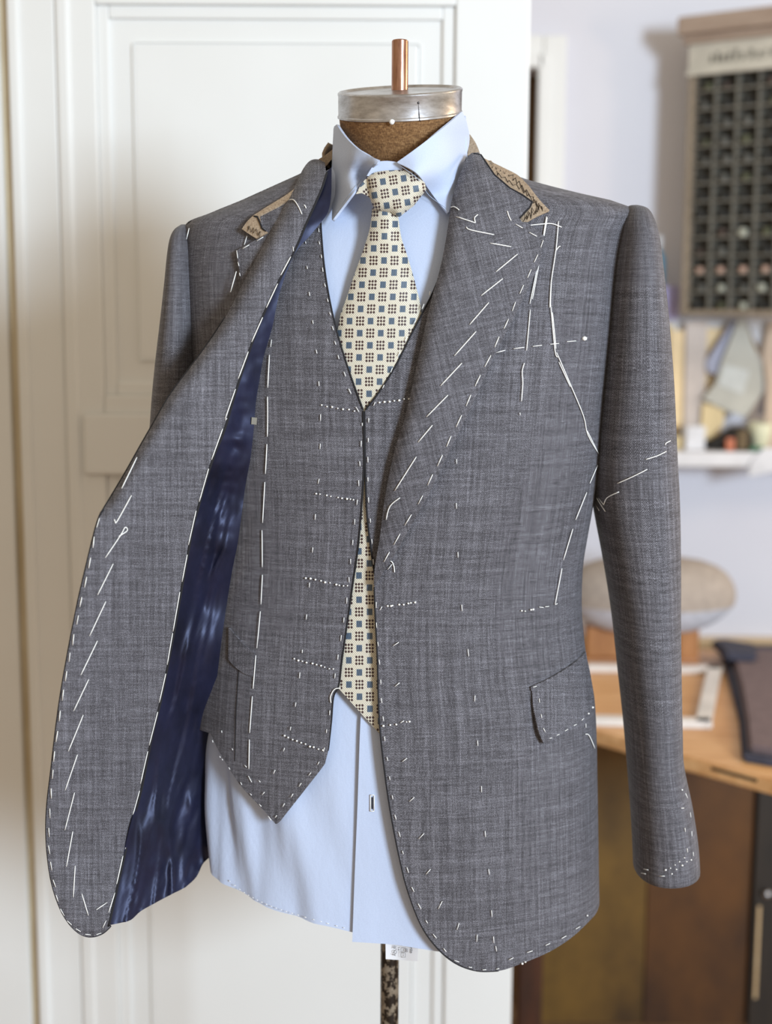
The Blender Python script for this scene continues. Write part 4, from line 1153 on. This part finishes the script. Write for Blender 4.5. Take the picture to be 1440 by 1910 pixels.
# folded back lapel and canvas collar behind the facing (picture left)
lapl = [(480, 404), (512, 382), (545, 365), (565, 372), (540, 440), (500, 520), (462, 585), (448, 560), (449, 520), (444, 490), (440, 468), (466, 453), (492, 440), (490, 425)]
sheet('folded_lapel', lapl, jfn(.0060), M['suit'], jk, .002, 7)
canl = [(451, 427), (460, 414), (472, 402), (500, 384), (530, 366), (552, 350), (556, 362), (520, 384), (484, 402), (487, 418), (492, 428), (500, 434), (478, 445), (464, 436)]
cvl = sheet('collar_canvas', canl, jfn(.0082), M['canvas'], jk, .0015, 6)
b = bmesh.new(); zig([(462, 426), (474, 430), (486, 438)], 5, 10, jfn(.0095), b); o = fin('pad_stitching', b, M['thread_dark'], jk, True); o['kind'] = 'stuff'
cord('edge_cord', [(473, 403), (480, 404), (485, 415), (489, 426), (496, 431)], jfn(.0092), .0008, 'seam', jk)

# ================================================================== BASTING STITCHES
def stitches(name, parent, fn, s, ox, oy, segs, lift=.0012, r=.00052):
    for sg in segs:
        p = np.array(sg, float); p = np.stack([ox + p[:, 0] / s, oy + p[:, 1] / s], -1)
        if len(p) > 2: q = np.array(smooth([tuple(x_) for x_ in p], 4))
        else:
            L = np.hypot(*(p[1] - p[0])); k = max(2, int(L / 9) + 1)
            q = p[0] + (p[1] - p[0]) * np.linspace(0, 1, k)[:, None]
        w3 = fn(q[:, 0], q[:, 1])
        d = w3 - CAMN; w3 = w3 - d / np.linalg.norm(d, axis=1)[:, None] * lift
        fin(name, tube_bm([Vector(x_) for x_ in w3], r, 6), M['thread'], parent, True)
def tacks(name, parent, fn, s, ox, oy, pts, r=.0010):
    b = bmesh.new()
    p = np.array(pts, float); w3 = fn(ox + p[:, 0] / s, oy + p[:, 1] / s)
    d = w3 - CAMN; w3 = w3 - d / np.linalg.norm(d, axis=1)[:, None] * .0008
    for x_ in w3:
        q = bmesh.ops.create_icosphere(b, subdivisions=1, radius=r * random.uniform(.75, 1.25))
        for v_ in q['verts']: v_.co = Vector((v_.co.x * 1.2, v_.co.y, v_.co.z)) + Vector(x_)
    o = fin(name, b, M['thread'], parent, True); o['kind'] = 'stuff'
def L2(txt):
    """'x,y x,y; ...' -> segments"""
    return [[tuple(map(float, q.split(','))) for q in s_.split()] for s_ in txt.split(';') if s_.strip()]
z2 = (3.4725, 260, 270); z1 = (3.1304, 60, 780); z1b = (3.1304, 60, 1280); z3 = (3.82, 560, 300); z3b = (3.6, 380, 700); z4b = (3.6, 380, 1150); z4 = (2.808, 780, 280); z6 = (3.1304, 680, 1000); z7 = (2.25, 700, 1450); z9 = (2.275, 1040, 560); z8 = (3.0, 960, 1300)
# facing
stitches('basting_stitch', jk, face_fn, *z2, L2('980,725 915,845;895,900 822,1055;798,1118 727,1277;705,1340 640,1515;622,1582 555,1775;970,357 1000,358 1030,400 1053,450;1065,390 1073,395 1080,412;995,660 998,690'))
stitches('basting_stitch', jk, face_fn, *z1, L2('''1137,0 1128,12;1112,62 1047,243;1030,295 975,488;957,540 912,740;905,797 875,955;862,1015 822,1245;820,1255 788,1440;780,1492 742,1660;
393,585 377,637;362,693 355,757;341,815 330,875;318,927 306,988;290,1045 278,1102;270,1152 260,1205;243,1262 237,1325;221,1370 215,1422;202,1477 194,1535;183,1587 176,1648;
612,228 523,410;580,450 497,600 485,604 480,590;427,815 515,685 540,640 553,642 552,660 505,690;473,850 382,1032;430,1070 335,1272;381,1300 284,1500;330,1525 242,1710'''))
stitches('basting_stitch', jk, face_fn, *z1b, L2('''733,150 683,345;675,380 632,570;627,610 583,770;574,815 543,950;530,990 493,1155;483,1205 447,1320;432,1368 412,1410;
183,20 176,83;164,143 158,203;149,262 139,325;131,380 125,440;122,488 118,540;110,597 112,655;103,715 104,770;97,828 100,880;95,930 103,980;107,1025 115,1075;122,1130 137,1172;140,1220 152,1257;165,1300 187,1340;205,1370 230,1393;255,1415 283,1433;310,1448 342,1452;375,1450 403,1441;
298,168 211,380;264,400 193,607;247,622 191,840;237,848 200,1053;251,1048 240,1232;290,1212 328,1338;438,1262 375,1305'''))
# picture-left chest
stitches('basting_stitch', jk, jfn(.001), *z2, L2('322,540 305,612;291,675 299,830;301,903 316,1078;318,1130 325,1200;697,590 680,648'))
stitches('basting_stitch', jk, jfn(.0065), *z2, L2('712,648 670,672;803,597 762,622;630,685 637,735;638,760 645,785;648,830 652,850;628,820 590,955'))
# waistcoat
vfn = jfn(VO + .0008)
stitches('basting_stitch', vest, vfn, *z2, L2('''1168,480 1168,497;1160,540 1163,565;1163,625 1168,645;1177,712 1181,733;1185,795 1190,822;1198,898 1206,920;1217,997 1223,1017;1232,1085 1240,1103;1250,1175 1257,1200;1265,1272 1273,1295;1286,1362 1293,1387;1325,1470 1336,1500;1355,1580 1370,1610;
1085,785 1088,805;1100,953 1103,978;1122,1137 1126,1160;1145,1328 1150,1352;1162,1535 1164,1562;1075,625 1078,640;856,1262 850,1310;842,1360 831,1573'''))
stitches('basting_stitch', vest, vfn, *z3b, L2('''975,90 990,125;1022,212 1042,245;1065,320 1065,340;1058,440 1057,480;1047,577 1050,610;1040,705 1042,745;1032,835 1028,870;1015,965 1013,1003;1002,1105 1000,1140;986,1232 987,1268;975,1355 977,1390;962,1492 960,1533;942,1627 940,1660;924,1745 920,1785;
773,40 774,72;785,262 784,305;783,460 780,495;775,695 768,727;750,932 748,970;733,1155 730,1190;711,1392 709,1425;692,1605 688,1640;428,143 429,280 427,412;424,462 414,662;410,717 395,990;391,1040 393,1288;394,1340 384,1538;380,1585 360,1800'''))
stitches('basting_stitch', vest, vfn, *z4b, L2('''362,150 357,212;350,260 331,485;326,535 308,782;306,825 303,1022;300,1070 322,1112;903,255 900,290;883,382 880,415;847,630 845,662;826,757 823,782;810,880 805,908;775,975 765,995;720,1048 705,1068;655,1118 640,1142;600,1190 585,1215;543,1255 530,1278;490,1335 480,1350;
433,1340 453,1368;372,1260 387,1275;310,1188 322,1200;247,1112 256,1130;168,1012 176,1027;122,955 128,965;107,937 112,948;58,830 62,845;120,765 122,780;190,885 196,897;275,998 288,1012;370,1100 380,1112;408,1178 393,1197;480,1030 468,1055;543,882 535,905;585,740 580,765;619,577 615,605;646,375 643,415;663,222 661,245;
855,580 850,545 865,505 885,485 920,480'''))
tacks('thread_tacks', vest, vfn, *z3b, [(792,200),(828,210),(862,213),(900,222),(935,228),(975,230),(1012,240),(755,795),(780,798),(826,806),(853,813),(902,820),(928,826),(962,830),(985,832),(1005,836),(685,1362),(717,1365),(750,1372),(787,1380),(815,1390),(848,1394),(890,1405),(910,1410),(938,1414),(965,1413)])
tacks('thread_tacks', vest, vfn, *z4b, [(608,283),(635,295),(662,300),(690,309),(730,315),(757,323),(787,330),(812,340),(843,350),(870,352),(543,800),(567,812),(597,826),(625,835),(654,847),(683,856),(713,873),(738,877),(770,890),(800,897)])
stitches('basting_stitch', vest, vfn, *z3, L2('925,930 920,958;882,1020 868,1055;825,1133 808,1165;760,1255 748,1287;712,1360 700,1390;657,1475 645,1507;598,1597 586,1622;535,1718 523,1745;488,1832 488,1865'))
stitches('basting_stitch', vest, vfn, *z3b, L2('1105,420 1105,450;1102,548 1103,585;1102,685 1104,713;1106,820 1108,855;1118,962 1121,990;1128,1100 1131,1130;1137,1235 1140,1270'))
tacks('thread_tacks', vest, vfn, *z3, [(565,1722),(600,1718),(637,1716),(670,1710),(705,1707),(740,1697),(775,1697)])
# lapel
stitches('basting_stitch', jk, lap_fn, *z4, L2('''170,300 185,296 200,302 215,314;200,348 300,381;300,381 295,355 313,337;252,402 275,418 398,443;378,487 487,506;520,545 408,637;443,673 330,762;370,798 270,913;303,950 190,1077;229,1115 117,1235;156,1283 44,1397;75,1440 0,1530;
467,318 475,345 487,370;512,388 547,408;582,430 622,452;655,472 642,510;627,547 608,587;592,625 573,668;552,707 532,752;510,795 493,842;473,885 450,935;424,977 401,1032;381,1075 349,1134;326,1178 298,1236;276,1282 251,1340;228,1388 199,1450;172,1498 149,1553;127,1597 101,1655;76,1698 50,1755;23,1810 0,1855'''))
stitches('basting_stitch', jk, lap_fn, *z3b, L2('1427,548 1283,775;1318,822 1250,880 1225,970;1395,935 1350,1008;1318,1065 1277,1138;1247,1187 1210,1253'))
jf = jfn(.0012)
stitches('basting_stitch', jk, jf, *z4, L2('''672,348 655,453;676,352 660,450;565,396 640,388 700,385 752,404;628,590 585,805;632,600 598,780;587,835 568,1050;556,1115 545,1160 548,1220 541,1317;533,1375 535,1388;
735,372 722,520 697,690 689,825;697,680 692,820;693,800 716,1045 730,1085;703,850 722,1040;725,1060 790,1210 865,1390 888,1490 945,1590;737,1110 797,1240;745,503 735,508 723,525;885,1470 940,1580;
407,1061 456,1048;500,1040 556,1033;600,1028 648,1022;692,1017 738,1012;780,1003 827,999;201,1618 202,1642;200,1848 201,1878'''))
tacks('thread_tacks', jk, jf, *z4, [(871, 987), (871, 988)], .0022)
stitches('basting_stitch', jk, jf, *z9, L2('170,700 137,777;124,815 77,932;65,970 25,1103'))
stitches('basting_stitch', jk, jf, *z6, L2('''1153,188 1113,398;1113,400 1127,394;1020,414 1045,417;1055,412 1077,410;545,93 546,125;567,400 570,438;604,660 608,702;645,930 643,965;660,1193 662,1225;683,1460 684,1495;200,620 168,640;205,856 178,878;248,1297 221,1317;291,1525 262,1550;140,145 160,150 172,180 175,212;160,165 135,195;
68,385 67,420;69,505 71,535;77,617 80,642;84,720 89,750;94,838 96,865;97,945 102,975;107,1052 112,1080;116,1170 120,1196;131,1290 136,1312;145,1403 149,1425;161,1513 166,1537;75,215 68,240;90,432 102,412;210,1090 230,1078;1290,1156 1312,1165 1345,1240;1292,1095 1293,1118'''))
tacks('thread_tacks', jk, jf, *z6, [(918,436),(938,438),(972,430),(985,428),(135,408),(155,408),(163,405),(202,400),(228,400),(255,393),(270,390),(295,387),(110,1108),(150,1103),(185,1100),(245,1085),(262,1083)])
stitches('basting_stitch', jk, flap_fn, *z6, L2('1020,948 1022,972;1031,1040 1035,1062;1044,1120 1055,1143;1080,1180 1095,1178;1122,1163 1138,1157;1170,1138 1188,1128;1222,1106 1238,1099;1268,1075 1281,1064;985,882 1005,876'))
tacks('thread_tacks', jk, flap_fn, *z6, [(1308,1036),(1332,1000)])
stitches('basting_stitch', jk, jf, *z7, L2('''82,157 88,177;99,228 105,250;114,308 118,322;133,378 140,400;153,460 163,480;180,530 192,552;212,600 220,612;243,658 257,675;287,718 298,732;332,768 352,775;392,796 406,798;450,808 466,807;508,805 520,802;562,766 580,757;638,735 660,728;715,705 733,697;782,676 802,665;842,636 860,626;
461,225 463,250;476,385 479,408;488,558 490,585;496,668 498,695;506,708 509,730;428,660 426,690;183,258 205,235;213,407 232,385;265,552 281,520;343,640 352,612'''))
tacks('thread_tacks', jk, jf, *z7, [(617,782),(630,775),(890,580)])
# sleeve stitches: interpolate the sleeve surface
_s = np.array(smooth([tuple(r) for r in SR], 12))
_w = []
for (uL, vL, uR, vR, Y, d) in _s:
    A = P(uL, vL, Y); B = P(uR, vR, Y); _w.append(((A.z + B.z) / 2, (A.x + B.x) / 2, (B.x - A.x) / 2, Y, d))
_w = np.array(sorted(_w))
def sleeve_fn(u, v):
    u = np.atleast_1d(np.asarray(u, float)); v = np.atleast_1d(np.asarray(v, float)); out = []
    ys = np.linspace(-.13, .0, 200)
    for a_, b_ in zip(u, v):
        p = at(np.full(200, a_), np.full(200, b_), ys)
        xc_, h_, Y_, d_ = (np.interp(p[:, 2], _w[:, 0], _w[:, k]) for k in range(1, 5))
        g = np.abs((p[:, 0] - xc_) / h_) ** (2 / .9) + np.abs((p[:, 1] - Y_) / d_) ** (2 / .9)
        k = int((g < 1).argmax()) if (g < 1).any() else int(g.argmin())
        out.append(p[k])
    return np.array(out)
stitches('basting_stitch', jk, sleeve_fn, *z4, L2('1192,1620 1250,1602 1300,1578;1043,1746 1120,1712 1200,1672;1295,1545 1298,1535 1322,1522;972,1858 990,1820 1052,1790'), .0018)
stitches('basting_stitch', jk, sleeve_fn, *z4, L2('935,1822 955,1855 980,1893;944,1822 972,1858;925,1850 948,1888'), .0018)
stitches('basting_stitch', jk, sleeve_fn, *z8, L2('957,540 967,565;932,622 947,622;983,647 986,673;953,733 955,755;991,752 992,780;965,848 968,870;999,868 1000,890;722,963 747,968;708,985 733,990;810,1003 840,1002'), .0018)
tacks('thread_tacks', jk, sleeve_fn, *z8, [(937,520),(950,900),(988,912),(922,922),(963,922),(898,940),(938,943),(872,958),(905,965),(880,990),(845,968)], .0009)
